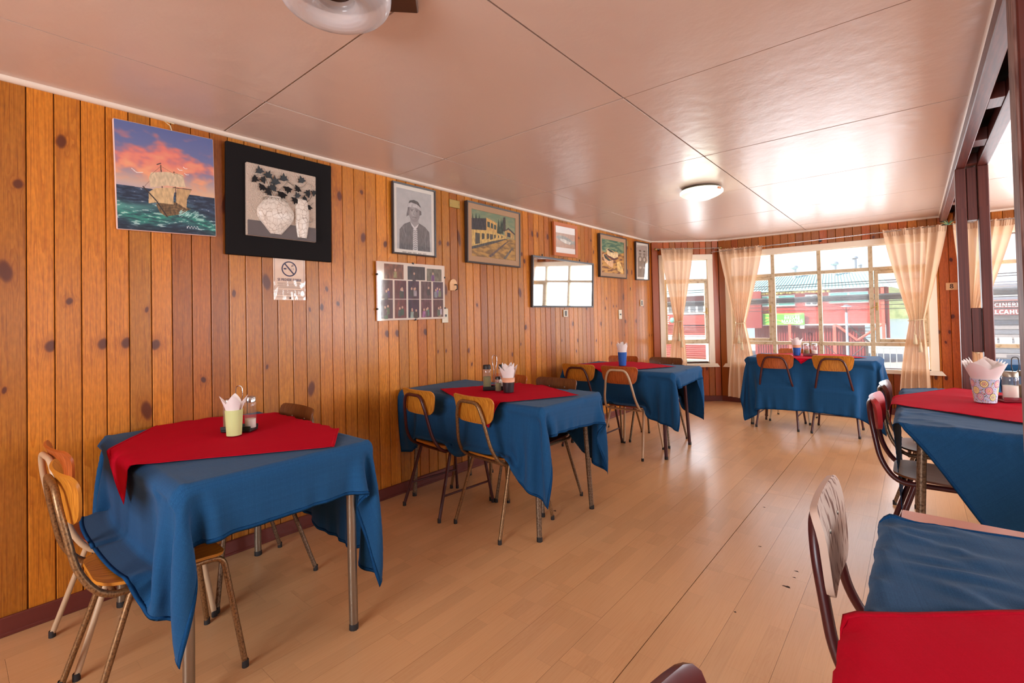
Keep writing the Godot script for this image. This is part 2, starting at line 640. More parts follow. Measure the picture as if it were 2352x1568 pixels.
func grain_texture(a: Color, b: Color, seed_: int) -> ImageTexture:
	# fine straight wood grain, running along v
	var im := noise(0.14, seed_, 3).get_image(256, 16)
	im.resize(256, 256, Image.INTERPOLATE_BILINEAR)
	var src := im.get_data()
	var d := PackedByteArray()
	d.resize(256 * 256 * 3)
	for i in 256 * 256:
		var c := a.lerp(b, clamp((src[i] - 70) / 150.0, 0.0, 1.0))
		d[i * 3] = int(c.r * 255)
		d[i * 3 + 1] = int(c.g * 255)
		d[i * 3 + 2] = int(c.b * 255)
	return pixels_to_texture(d, 256, 256)

func streak_texture() -> ImageTexture:
	# weathered plywood: pale surface with brown streaks along the grain
	var im := noise(0.06, 63, 3).get_image(256, 40)
	im.resize(256, 256, Image.INTERPOLATE_BILINEAR)
	var src := im.get_data()
	var d := PackedByteArray()
	d.resize(256 * 256 * 3)
	for i in 256 * 256:
		var t: float = clamp((src[i] - 148) / 40.0, 0.0, 1.0)
		var c := rgb8(232, 216, 206).lerp(rgb8(132, 92, 76), t)
		d[i * 3] = int(c.r * 255)
		d[i * 3 + 1] = int(c.g * 255)
		d[i * 3 + 2] = int(c.b * 255)
	return pixels_to_texture(d, 256, 256)

func image_mat(called: String, tex: Texture2D, rough := 0.5, more := {}) -> StandardMaterial3D:
	var m := mat(called, Color.WHITE, rough, more)
	m.albedo_texture = tex
	return m

# ------------------------------------------------------------------ the room
func plank_mesh(w: float, h: float, t: float, col: int, fu: bool, fv: bool, v0: float, v1: float) -> ArrayMesh:
	# x along the wall, y up, z into the room; chamfered long edges
	var st := S(false)
	var c := 0.0035
	var prof := [Vector2(0.0016, -t), Vector2(0.0016, -c), Vector2(c + 0.0016, 0), Vector2(w - c - 0.0016, 0), Vector2(w - 0.0016, -c), Vector2(w - 0.0016, -t)]
	for i in 5:
		var a: Vector2 = prof[i]
		var b: Vector2 = prof[i + 1]
		var ua: float = clamp(a.x / w, 0.01, 0.99)
		var ub: float = clamp(b.x / w, 0.01, 0.99)
		if fu:
			ua = 1.0 - ua
			ub = 1.0 - ub
		ua = (col + ua) / 8.0
		ub = (col + ub) / 8.0
		var lo := 1.0 - v0
		var hi := 1.0 - v1
		if fv:
			lo = v0
			hi = v1
		quad(st, Vector3(a.x, 0, a.y), Vector3(a.x, h, a.y), Vector3(b.x, h, b.y), Vector3(b.x, 0, b.y), Vector2(ua, lo), Vector2(ua, hi), Vector2(ub, hi), Vector2(ub, lo))
	# ends
	for y in [0.0, h]:
		var pts := []
		for p in prof: pts.append(Vector3(p.x, y, p.y))
		face(st, pts, Vector3(w / 2, h / 2, -t / 2))
	st.generate_normals()
	return st.commit()

func plank(parent: Node, s: float, w: float, y0: float, y1: float, m: Material, r: RandomNumberGenerator):
	var o := MeshInstance3D.new()
	o.name = "plank"
	o.mesh = plank_mesh(w, y1 - y0, 0.012, r.randi_range(0, 7), r.randf() < 0.5, r.randf() < 0.5, y0 / 2.4, y1 / 2.4)
	o.mesh.surface_set_material(0, m)
	parent.add_child(o, true)
	o.position = Vector3(s, y0, r.randf_range(-0.0012, 0.0))

func plank_wall(parent: Node3D, length: float, first: float, pitch: float, openings: Array, mats: Array, seed_: int, y0 := 0.0, y1 := 2.40):
	# openings: [s0, s1, y0, y1]
	var r := RandomNumberGenerator.new()
	r.seed = seed_
	var s := first
	while s < length - 0.01:
		var w: float = pitch * (1.0 + r.randf_range(-0.025, 0.025))
		if s + w > length: w = length - s
		var a: float = max(s, 0.0)
		var ww: float = s + w - a
		var m: Material = mats[r.randi_range(0, mats.size() - 1)]
		var cut := false
		for o in openings:
			if a + ww * 0.5 > o[0] and a + ww * 0.5 < o[1]:
				cut = true
				if o[2] > y0 + 0.02: plank(parent, a, ww, y0, o[2], m, r)
				if o[3] < y1 - 0.02: plank(parent, a, ww, o[3], y1, m, r)
		if not cut:
			plank(parent, a, ww, y0, y1, m, r)
		s += w

func slab_with_openings(parent: Node3D, length: float, h: float, t: float, z0: float, openings: Array, m: Material, called: String):
	# a solid wall behind the face, cut round its openings; z0 is its front
	var st := S(false)
	var s := 0.0
	var sorted := openings.duplicate()
	sorted.sort_custom(func(a, b): return a[0] < b[0])
	for o in sorted:
		if o[0] > s:
			box(st, Vector3((s + o[0]) / 2, h / 2, z0 - t / 2), Vector3(o[0] - s, h, t))
		box(st, Vector3((o[0] + o[1]) / 2, o[2] / 2, z0 - t / 2), Vector3(o[1] - o[0], o[2], t))
		box(st, Vector3((o[0] + o[1]) / 2, (o[3] + h) / 2, z0 - t / 2), Vector3(o[1] - o[0], h - o[3], t))
		s = o[1]
	if s < length:
		box(st, Vector3((s + length) / 2, h / 2, z0 - t / 2), Vector3(length - s, h, t))
	put(st, called, m, parent)

func along(from: Vector3, to: Vector3) -> Basis:
	# x along a wall seen from inside, left to right; z into the room
	var d := (to - from).normalized()
	return Basis(d, Vector3.UP, d.cross(Vector3.UP))

func build_shell():
	# floor: laminate boards that run towards the windows
	var fl := structure("floor")
	boxed("underlay", Vector3(0.2, -0.062, -2.45), Vector3(6.5, 0.1, 10.2), M.gap, fl)
	var r := RandomNumberGenerator.new()
	r.seed = 3
	var bw := 0.212
	var seam_x := -0.85
	var bl := 1.285
	for k in range(-10, 20):
		var x0: float = seam_x + k * bw
		if x0 < -2.99 or x0 + bw > 3.42:
			if x0 + bw > 3.42: continue
		var z: float = 2.6 + r.randf() * -bl
		var zs := [2.6]
		while z > -7.6:
			zs.append(z)
			z -= bl
		zs.append(-7.62)
		for i in zs.size() - 1:
			var st := S(false)
			var g := 0.0004
			var xa: float = x0 + (0.003 if k == 0 else g)
			var xb: float = x0 + bw - g
			xa = max(xa, -2.99)
			var za: float = zs[i] - g
			var zb: float = zs[i + 1] + g
			if za - zb < 0.02: continue
			var u0 := r.randi_range(0, 3) / 4.0
			var v0 := r.randf()
			var ve: float = v0 + (za - zb) / 1.3
			quad(st, Vector3(xa, 0, za), Vector3(xa, 0, zb), Vector3(xb, 0, zb), Vector3(xb, 0, za), Vector2(u0, v0), Vector2(u0, ve), Vector2(u0 + 0.25, ve), Vector2(u0 + 0.25, v0))
			for e in [[xa, za, xa, zb], [xa, zb, xb, zb], [xb, zb, xb, za], [xb, za, xa, za]]:
				quad(st, Vector3(e[0], 0, e[1]), Vector3(e[0], -0.011, e[1]), Vector3(e[2], -0.011, e[3]), Vector3(e[2], 0, e[3]), Vector2(u0, v0), Vector2(u0, v0), Vector2(u0, v0), Vector2(u0, v0))
			put(st, "board", M.laminate, fl)
	# chips and scuffs worn into the boards
	var marks := [[-0.497, -2.55, 0.022, 0.010], [-0.486, -2.73, 0.012, 0.006], [-0.484, -2.66, 0.009, 0.005], [-0.69, -2.90, 0.010, 0.004], [-0.63, -2.2, 0.006, 0.006], [-0.80, -3.5, 0.01, 0.006], [-1.87, -2.62, 0.012, 0.012]]
	for q in marks:
		var st := S(false)
		lathe(st, [Vector2(0, 0.0006), Vector2(q[2], 0.0005), Vector2(q[2] * 1.05, 0.0)], 9, Vector3.ZERO, func(a): return 0.75 + 0.25 * sin(a * 3.0 + q[0] * 40.0))
		var o := put(st, "chip", M.gap, fl)
		o.position = Vector3(q[0], 0.0002, q[1])
		o.scale = Vector3(1, 1, q[3] / q[2])
	# left wall
	var wl := structure("wall_left", Vector3(WALL_X, 0, BACK_Z), Basis(Vector3(0, 0, -1), Vector3.UP, Vector3(1, 0, 0)))
	var ll := BACK_Z + 6.75
	slab_with_openings(wl, ll, 2.5, 0.1, -0.012, [], M.sub_wall, "wall_core")
	plank_wall(wl, ll, fmod(BACK_Z + 0.232, 0.0895) - 0.0895, 0.0895, [], [M.pine_honey, M.pine_honey, M.pine_amber, M.pine_pale], 101)
	# angled bay wall
	var wb := structure("wall_bay", BAY_A, along(BAY_A, BAY_B))
	slab_with_openings(wb, 1.0, 2.5, 0.1, -0.012, [[0.17, 0.85, 0.58, 2.10]], M.sub_wall, "wall_core")
	plank_wall(wb, 1.0, 0.0, 0.0905, [[0.14, 0.88, 0.55, 2.13]], [M.pine_red, M.pine_red, M.pine_amber], 102)
	# long window wall, which goes on behind the posts
	var far_end := BAY_B + Vector3(1, 0, -0.055).normalized() * 5.62
	var wf := structure("wall_far", BAY_B, along(BAY_B, far_end))
	var far_open := [[0.16, 2.35, 0.56, 2.10], [2.75, 4.75, 0.56, 2.10]]
	slab_with_openings(wf, 5.62, 2.5, 0.1, -0.012, far_open, M.sub_wall, "wall_core")
	plank_wall(wf, 5.62, 0.0, 0.0905, [[0.13, 2.38, 0.53, 2.13], [2.72, 4.78, 0.53, 2.13]], [M.pine_red, M.pine_amber, M.pine_amber], 103)
	# side and rear walls, out of view; their windows are placed to light the room
	var wr := structure("wall_right", Vector3(RIGHT_X, 0, -7.72), Basis(Vector3(0, 0, 1), Vector3.UP, Vector3(-1, 0, 0)))
	var side_open := [[1.2, 3.04, 0.75, 2.08], [3.6, 5.44, 0.75, 2.08], [6.0, 7.84, 0.75, 2.08]]
	slab_with_openings(wr, 10.42, 2.5, 0.1, -0.012, side_open, M.sub_wall, "wall_core")
	plank_wall(wr, 10.42, 0.0, 0.19, [[1.15, 3.09, 0.72, 2.12], [3.55, 5.49, 0.72, 2.12], [5.95, 7.89, 0.72, 2.12]], [M.pine_honey, M.pine_amber], 104)
	var wk := structure("wall_back", Vector3(RIGHT_X + 0.1, 0, BACK_Z), Basis(Vector3(-1, 0, 0), Vector3.UP, Vector3(0, 0, -1)))
	var rear_open := [[3.425, 5.375, 0.72, 2.08]]
	slab_with_openings(wk, 6.55, 2.5, 0.1, -0.012, rear_open, M.sub_wall, "wall_core")
	plank_wall(wk, 6.55, 0.0, 0.19, [[3.37, 5.43, 0.69, 2.12]], [M.pine_honey, M.pine_amber], 105)
	plain_window("window_4", wr, 1.2, 3.04, 0.75, 2.08)  # out of view, placed to let in the side light
	plain_window("window_5", wr, 3.6, 5.44, 0.75, 2.08)
	plain_window("window_6", wr, 6.0, 7.84, 0.75, 2.08)
	plain_window("window_7", wk, 3.425, 5.375, 0.72, 2.08)  # out of view, placed to let light onto the near table
	# ceiling: painted hardboard panels with open joints
	var ce := structure("ceiling")
	boxed("ceiling_core", Vector3(0.2, CEIL + 0.115, -2.5), Vector3(6.6, 0.12, 10.6), M.ceiling_void, ce)
	var xs := [-3.0, -2.41, -1.085, 0.262]
	var xr := [0.40, 1.70, 3.45]
	var zs2 := [2.62, 1.36, 0.17, -1.02, -2.19, -3.38, -4.52, -5.72, -6.92, -7.75]
	var rc := RandomNumberGenerator.new()
	rc.seed = 17
	for set_ in [xs, xr]:
		for i in set_.size() - 1:
			for j in zs2.size() - 1:
				var g := 0.0042
				var sag: float = rc.randf_range(0.0, 0.0025)
				var st := S(false)
				box(st, Vector3((set_[i] + set_[i + 1]) / 2, CEIL + 0.007 - sag, (zs2[j] + zs2[j + 1]) / 2), Vector3(set_[i + 1] - set_[i] - 2 * g, 0.012, zs2[j] - zs2[j + 1] - 2 * g))
				put(st, "panel", M.ceiling_paint, ce)
	# cornice and skirting
	cornice("trim_1", [Vector3(WALL_X, CEIL, BACK_Z), BAY_A + Vector3(0, CEIL, 0), BAY_B + Vector3(0, CEIL, 0), Vector3(0.25, CEIL, -7.535)], 0.021)
	cornice("trim_2", [Vector3(0.255, CEIL, BACK_Z), Vector3(0.255, CEIL, -7.5)], 0.016)
	cornice("trim_3", [Vector3(0.43, CEIL, -7.545), Vector3(RIGHT_X, CEIL, -7.70)], 0.02)
	skirting("baseboard_left", Vector3(WALL_X, 0, BACK_Z), BAY_A)
	skirting("baseboard_bay", BAY_A, BAY_B)
	skirting("baseboard_far", BAY_B, far_end)
	# unseen corner studs that close the bay's joints to light
	var cs := structure("trim_6")
	boxed("unseen_corner_stud", BAY_B + Vector3(-0.035, 1.2, -0.075), Vector3(0.15, 2.4, 0.11), M.sub_wall, cs)
	boxed("unseen_corner_stud", BAY_A + Vector3(-0.07, 1.2, -0.05), Vector3(0.11, 2.4, 0.15), M.sub_wall, cs)
	# corner boards of the bay
	var cb := structure("trim_4", BAY_B, along(BAY_B, far_end))
	boxed("corner_board", Vector3(0.05, CEIL / 2, 0.006), Vector3(0.092, CEIL, 0.012), M.pine_amber, cb, 0.002)
	var cb2 := structure("trim_5", BAY_A, along(BAY_A, BAY_B))
	boxed("corner_board", Vector3(0.055, CEIL / 2, 0.006), Vector3(0.09, CEIL, 0.012), M.pine_red, cb2, 0.002)
	boxed("corner_board", Vector3(0.945, CEIL / 2, 0.006), Vector3(0.085, CEIL, 0.012), M.pine_red, cb2, 0.002)

func cornice(called: String, pts: Array, rad: float):
	# a quarter-round moulding in the angle under the ceiling
	var o := structure(called)
	for i in pts.size() - 1:
		var a: Vector3 = pts[i]
		var b: Vector3 = pts[i + 1]
		var d := (b - a).normalized()
		var st := S()
		tube(st, [a - d * 0.005, a.lerp(b, 0.25), a.lerp(b, 0.5), a.lerp(b, 0.75), b + d * 0.005], rad, 12)
		put(st, "moulding", M.cream_trim, o)

func skirting(called: String, a: Vector3, b: Vector3):
	var o := structure(called, a, along(a, b))
	var l := (b - a).length()
	var st := S(false)
	box(st, Vector3(l / 2, 0.04, 0.008), Vector3(l, 0.08, 0.016), 0.004)
	box(st, Vector3(l / 2, 0.008, 0.014), Vector3(l, 0.016, 0.012), 0.003)
	put(st, "skirting_board", M.base_red, o)

func plain_window(called: String, wall: Node3D, s0: float, s1: float, y0: float, y1: float):
	# an unseen three-light window, with its casing, in a wall behind or beside the camera
	var o := structure(called, wall.position, wall.basis)
	var w := s1 - s0
	for q in [[s0 - 0.03, s0 + 0.05, y0, y1], [s1 - 0.05, s1 + 0.03, y0, y1], [s0, s1, y1 - 0.05, y1 + 0.03], [s0, s1, y0 - 0.03, y0 + 0.05]]:
		boxed("casing", Vector3((q[0] + q[1]) / 2, (q[2] + q[3]) / 2, -0.03), Vector3(q[1] - q[0], q[3] - q[2], 0.1), M.window_paint, o, 0.004)
	for k in [1, 2]:
		boxed("mullion", Vector3(s0 + w * k / 3.0, (y0 + y1) / 2, -0.05), Vector3(0.05, y1 - y0, 0.05), M.window_paint, o, 0.004)
	boxed("transom", Vector3((s0 + s1) / 2, lerp(y0, y1, 0.42), -0.05), Vector3(w, 0.05, 0.045), M.window_paint, o, 0.004)
	boxed("pane", Vector3((s0 + s1) / 2, (y0 + y1) / 2, -0.06), Vector3(w, y1 - y0, 0.003), M.glass, o)

# ------------------------------------------------------------------ windows in view
func build_far_windows():
	var far_dir := Vector3(1, 0, -0.055).normalized()
	# small window in the bay
	var a := structure("window_1", BAY_A, along(BAY_A, BAY_B))
	window_set(a, 0.108, 0.905, 0.555, 2.165, 0.075, [], [[0.868, 1], [1.782, 1]], [[0.183, 0.828, 0.868, 1.782]])
	# the long window
	var b := structure("window_2", BAY_B, along(BAY_B, BAY_B + far_dir))
	window_set(b, 0.088, 2.415, 0.555, 2.175, 0.075, [0.708, 1.252, 1.80], [[0.86, 1], [1.803, 1]], [[0.17, 0.69, 0.885, 1.78], [1.83, 2.335, 0.885, 1.78]])
	# the window of the next room
	var c := structure("window_3", BAY_B, along(BAY_B, BAY_B + far_dir))
	window_set(c, 2.665, 4.835, 0.555, 2.195, 0.075, [3.3, 3.9, 4.4], [[0.86, 1], [1.79, 1]], [])

func window_set(o: Node3D, s0: float, s1: float, y0: float, y1: float, cw: float, mull: Array, tran: Array, sashes: Array):
	var i0 := s0 + cw
	var i1 := s1 - cw
	var j0 := y0 + 0.01
	var j1 := y1 - cw
	# flat casing boards on the wall, mitred look with small bevels
	boxed("casing", Vector3(s0 + cw / 2, (y0 + y1) / 2, 0.011), Vector3(cw, y1 - y0, 0.022), M.window_paint, o, 0.003)
	boxed("casing", Vector3(s1 - cw / 2, (y0 + y1) / 2, 0.011), Vector3(cw, y1 - y0, 0.022), M.window_paint, o, 0.003)
	boxed("casing", Vector3((s0 + s1) / 2, y1 - cw / 2, 0.012), Vector3(s1 - s0, cw, 0.024), M.window_paint, o, 0.003)
	# sill with slanted ends
	var st := S(false)
	var poly := PackedVector2Array([Vector2(s0 - 0.02, y0), Vector2(s1 + 0.02, y0), Vector2(s1 + 0.055, y0 - 0.05), Vector2(s0 - 0.055, y0 - 0.05)])
	flat_shape(st, poly, 0.05, 0.0)
	put(st, "sill", M.window_paint, o)
	boxed("sill_ledge", Vector3((i0 + i1) / 2, y0 - 0.012, -0.04), Vector3(i1 - i0, 0.024, 0.11), M.window_paint, o, 0.002)
	# reveal
	for q in [[i0 - 0.006, i0 + 0.012, j0, j1], [i1 - 0.012, i1 + 0.006, j0, j1], [i0, i1, j1 - 0.012, j1 + 0.006]]:
		boxed("reveal", Vector3((q[0] + q[1]) / 2, (q[2] + q[3]) / 2, -0.05), Vector3(q[1] - q[0], q[3] - q[2], 0.1), M.window_paint, o, 0.001)
	for m in mull:
		boxed("mullion", Vector3(m, (j0 + j1) / 2, -0.035), Vector3(0.046, j1 - j0, 0.06), M.window_worn, o, 0.004)
	var cols := [i0] + mull + [i1]
	for t in tran:
		for k in cols.size() - 1:
			var ca: float = cols[k] + (0.023 if k > 0 else 0.0)
			var cb: float = cols[k + 1] - (0.023 if k < cols.size() - 2 else 0.0)
			boxed("transom", Vector3((ca + cb) / 2, t[0], -0.037), Vector3(cb - ca, 0.044, 0.055), M.window_worn, o, 0.004)
	# hinged sashes: a frame in the frame, with a catch
	for q in sashes:
		var f := 0.042
		var sa := S(false)
		box(sa, Vector3(q[0] + f / 2, (q[2] + q[3]) / 2, -0.02), Vector3(f, q[3] - q[2], 0.035), 0.004)
		box(sa, Vector3(q[1] - f / 2, (q[2] + q[3]) / 2, -0.02), Vector3(f, q[3] - q[2], 0.035), 0.004)
		box(sa, Vector3((q[0] + q[1]) / 2, q[3] - f / 2, -0.02), Vector3(q[1] - q[0] - 2 * f, f, 0.035), 0.004)
		box(sa, Vector3((q[0] + q[1]) / 2, q[2] + f / 2, -0.02), Vector3(q[1] - q[0] - 2 * f, f, 0.035), 0.004)
		var sn := put(sa, "sash", M.window_worn, o)
		var lx: float = q[1] - f / 2 if q[0] < 1.0 else q[0] + f / 2
		var lk := S(false)
		box(lk, Vector3(lx, (q[2] + q[3]) / 2 + 0.0, 0.002), Vector3(0.018, 0.10, 0.012), 0.003)
		tube(lk, [Vector3(lx, (q[2] + q[3]) / 2, 0.01), Vector3(lx - 0.03, (q[2] + q[3]) / 2 - 0.01, 0.03), Vector3(lx - 0.065, (q[2] + q[3]) / 2 - 0.025, 0.03)], 0.005, 6)
		put(lk, "catch", M.brass, sn)
	# one pane in each light
	var rows := [j0, tran[0][0], tran[1][0], j1]
	for k in cols.size() - 1:
		for n in 3:
			boxed("pane", Vector3((cols[k] + cols[k + 1]) / 2, (rows[n] + rows[n + 1]) / 2, -0.045), Vector3(cols[k + 1] - cols[k] - 0.03, rows[n + 1] - rows[n] - 0.03, 0.003), M.glass, o)

# ------------------------------------------------------------------ posts and beam on the right
func build_posts_and_beam():
	var be := structure("beam")
	var yb := 2.29
	for q in [[0.247, 0.303], [0.362, 0.420]]:
		boxed("beam_plank", Vector3((q[0] + q[1]) / 2, (yb + CEIL) / 2, -2.45), Vector3(q[1] - q[0], CEIL - yb, 10.1), M.post_red, be, 0.004)
	for z in [-0.6, -1.45, -2.6, -3.35, -4.1, -5.4, -6.3]:
		boxed("spacer_block", Vector3(0.3325, (yb + CEIL) / 2 + 0.004, z), Vector3(0.058, CEIL - yb - 0.01, 0.16), M.post_red, be, 0.003)
	boxed("spacer_block", Vector3(0.3325, (yb + CEIL) / 2 + 0.004, -4.72), Vector3(0.058, CEIL - yb - 0.01, 0.14), M.post_red, be, 0.003)
	post("post", Vector3(0.2465, 0, -4.70), M.post_red, [[1.915, 2.29], [0.974, 1.288], [0.0, 0.35]])
	post("post", Vector3(0.2465, 0, -1.985), M.post_worn, [[1.915, 2.29], [0.974, 1.288], [0.0, 0.35]])

func post(called: String, at: Vector3, side_mat: Material, fill: Array):
	var p := structure(numbered(called), at)
	for k in [0, 2]:
		boxed("post_plank", Vector3(0.028 + k * 0.0583, 1.145, -0.055), Vector3(0.056, 2.29, 0.11), M.post_red, p, 0.004)
	if side_mat != M.post_red:
		boxed("side_board", Vector3(-0.004, 1.145, -0.056), Vector3(0.008, 2.29, 0.108), side_mat, p, 0.002)
	for f in fill:
		boxed("filler_block", Vector3(0.0863, (f[0] + f[1]) / 2, -0.06), Vector3(0.052, f[1] - f[0], 0.095), M.post_red, p, 0.003)

# ------------------------------------------------------------------ chairs
func plate_width(v: float, w0: float, w1: float, h: float, r0: float, r1: float) -> float:
	# half width at height v (0 bottom .. 1 top) of a rounded trapezoid
	var w: float = lerp(w0, w1, v)
	var y := v * h
	if y < r0:
		w -= r0 - sqrt(max(r0 * r0 - (r0 - y) * (r0 - y), 0.0))
	if h - y < r1:
		var q := h - y
		w -= r1 - sqrt(max(r1 * r1 - (r1 - q) * (r1 - q), 0.0))
	return w

func ease_rows(v: float) -> float:
	# more rows where the corners are round
	return 0.5 - 0.5 * cos(v * PI)

func make_chair(label: String, back: Material, seat: Material, frame: Material, o := {}) -> Node3D:
	# stands at the origin and faces +z; a steel tube runs from the seat rails up and over as a hoop behind the backrest
	var t := thing("dining_chair", label, "chair", Vector3.ZERO, 0.0, "tube-frame chairs")
	var rad: float = o.get("rad", 0.0105)
	var y_s := 0.425
	# hoop and seat rails: one bent tube
	var path := [Vector3(-0.155, y_s, 0.16), Vector3(-0.172, y_s, -0.17), Vector3(-0.155, 0.52, -0.232), Vector3(-0.118, 0.72, -0.268), Vector3(-0.085, 0.795, -0.276), Vector3(0.085, 0.795, -0.276), Vector3(0.118, 0.72, -0.268), Vector3(0.155, 0.52, -0.232), Vector3(0.172, y_s, -0.17), Vector3(0.155, y_s, 0.16)]
	var st := S()
	tube(st, bent(path, 0.075, 6), rad, 10)
	put(st, "back_hoop", frame, t)
	st = S()
	tube(st, [Vector3(-0.168, y_s - 0.004, -0.14), Vector3(0.168, y_s - 0.004, -0.14)], rad * 0.85, 8)
	put(st, "cross_rail", frame, t)
	st = S()
	tube(st, [Vector3(-0.158, y_s - 0.004, 0.10), Vector3(0.158, y_s - 0.004, 0.10)], rad * 0.85, 8)
	put(st, "cross_rail", frame, t)
	for s in [-1.0, 1.0]:
		var fl := S()
		tube(fl, bent([Vector3(s * 0.157, y_s, 0.10), Vector3(s * 0.16, y_s - 0.004, 0.175), Vector3(s * 0.204, 0.012, 0.232)], 0.04, 5), rad, 10)
		var leg := put(fl, "leg", frame, t)
		foot(leg, Vector3(s * 0.204, 0, 0.232), rad)
		var rl := S()
		tube(rl, [Vector3(s * 0.166, y_s - 0.008, -0.10), Vector3(s * 0.206, 0.012, -0.228)], rad, 10)
		leg = put(rl, "leg", frame, t)
		foot(leg, Vector3(s * 0.206, 0, -0.228), rad)
		if o.get("stretcher", false):
			var sr := S()
			tube(sr, [Vector3(s * 0.193, 0.15, -0.18), Vector3(s * 0.189, 0.15, 0.208)], rad * 0.7, 8)
			put(sr, "stretcher", frame, t)
	if o.get("rungs", false):
		var rg := S()
		tube(rg, [Vector3(-0.194, 0.2, -0.168), Vector3(0.194, 0.2, -0.168)], rad * 0.6, 6)
		put(rg, "stretcher", frame, t)
		rg = S()
		tube(rg, [Vector3(-0.19, 0.2, 0.2), Vector3(0.19, 0.2, 0.2)], rad * 0.6, 6)
		put(rg, "stretcher", frame, t)
	# seat: pressed plywood, dished and rolled at the front
	st = S()
	sheet(st, 12, 14, func(u, v):
		var q := ease_rows(v)
		var w := plate_width(q, 0.175, 0.188, 0.37, 0.09, 0.06)
		var x: float = (u * 2 - 1) * w
		var z: float = -0.185 + q * 0.37
		return Vector3(x, 0.447 - 0.010 * cos(x * 8.0) * sin(q * PI) + 0.012 * (1.0 - q) * (1.0 - q) - 0.03 * pow(max(q - 0.75, 0.0) * 4.0, 2.0) * 0.5, z), 0.010)
	put(st, "seat", seat, t)
	# backrest: a curved trapezoid with round corners
	var y0: float = o.get("y0", 0.668)
	var y1: float = o.get("y1", 0.828)
	var curve: float = o.get("curve", 0.030)
	var thick: float = o.get("thick", 0.009)
	st = S()
	sheet(st, 12, 10, func(u, v):
		var q := ease_rows(v)
		var w := plate_width(q, o.get("w0", 0.160), o.get("w1", 0.190), y1 - y0, 0.05, 0.035)
		var x: float = (u * 2 - 1) * w
		var y: float = y0 + q * (y1 - y0)
		return Vector3(-x, y, -0.248 - 0.09 * (y - 0.70) + curve * (x * x) / 0.036 - 0.012 * pow(max(q - 0.6, 0.0) * 2.5, 2.0)), thick)
	var bk := put(st, "backrest", back, t)
	for s in [-0.07, 0.07]:
		st = S()
		lathe(st, [Vector2(0, 0.0035), Vector2(0.005, 0.0025), Vector2(0.0065, 0.0)], 10)
		var sc := put(st, "screw", M.screw, bk)
		sc.transform = Transform3D(Basis(Vector3.RIGHT, PI / 2), Vector3(s, 0.765, -0.2485 - 0.09 * 0.065 + curve * s * s / 0.036 + thick * 0.5))
	return t

func foot(leg: Node, at: Vector3, rad: float):
	var st := S()
	lathe(st, [Vector2(0, 0), Vector2(rad * 1.14, 0), Vector2(rad * 1.14, 0), Vector2(rad * 1.12, 0.024), Vector2(rad, 0.027)], 10, at)
	put(st, "foot_cap", M.rubber, leg)

# ------------------------------------------------------------------ tables and cloths
func make_table(label: String, x0: float, x1: float, z0: float, z1: float, legs: Array, leg_mat: Material, top_mat: Material, o := {}) -> Node3D:
	var c := Vector3((x0 + x1) / 2, 0, (z0 + z1) / 2)
	var t := thing("dining_table", label, "table", c, 0.0, "restaurant tables")
	var st := S(false)
	var gap: float = o.get("inset", 0.034)
	box(st, Vector3(0, TOP - 0.017, 0), Vector3(x1 - x0 - 2 * gap, 0.024, z1 - z0 - 2 * gap), 0.003)
	put(st, "tabletop", top_mat, t)
	var rad: float = o.get("rad", 0.0165)
	for l in legs:
		st = S()
		var b := Vector3(l[0], 0.0, l[1]) - c
		var a := b + Vector3(-signf(b.x) * o.get("splay", 0.03), TOP - 0.03, -signf(b.z) * o.get("splay", 0.03))
		tube(st, [a, b.lerp(a, 0.012)], rad, 14, rad * 0.95)
		var leg := put(st, "leg", leg_mat, t)
		foot(leg, b, rad * 0.9)
	var q := [Vector3(legs[0][0], TOP - 0.09, legs[0][1]) - c, Vector3(legs[1][0], TOP - 0.09, legs[1][1]) - c, Vector3(legs[2][0], TOP - 0.09, legs[2][1]) - c, Vector3(legs[3][0], TOP - 0.09, legs[3][1]) - c]
	for i in 4:
		st = S()
		tube(st, [q[i] * Vector3(0.98, 1, 0.98), q[(i + 1) % 4] * Vector3(0.98, 1, 0.98)], 0.010, 8)
		put(st, "under_rail", leg_mat, t)
	return t

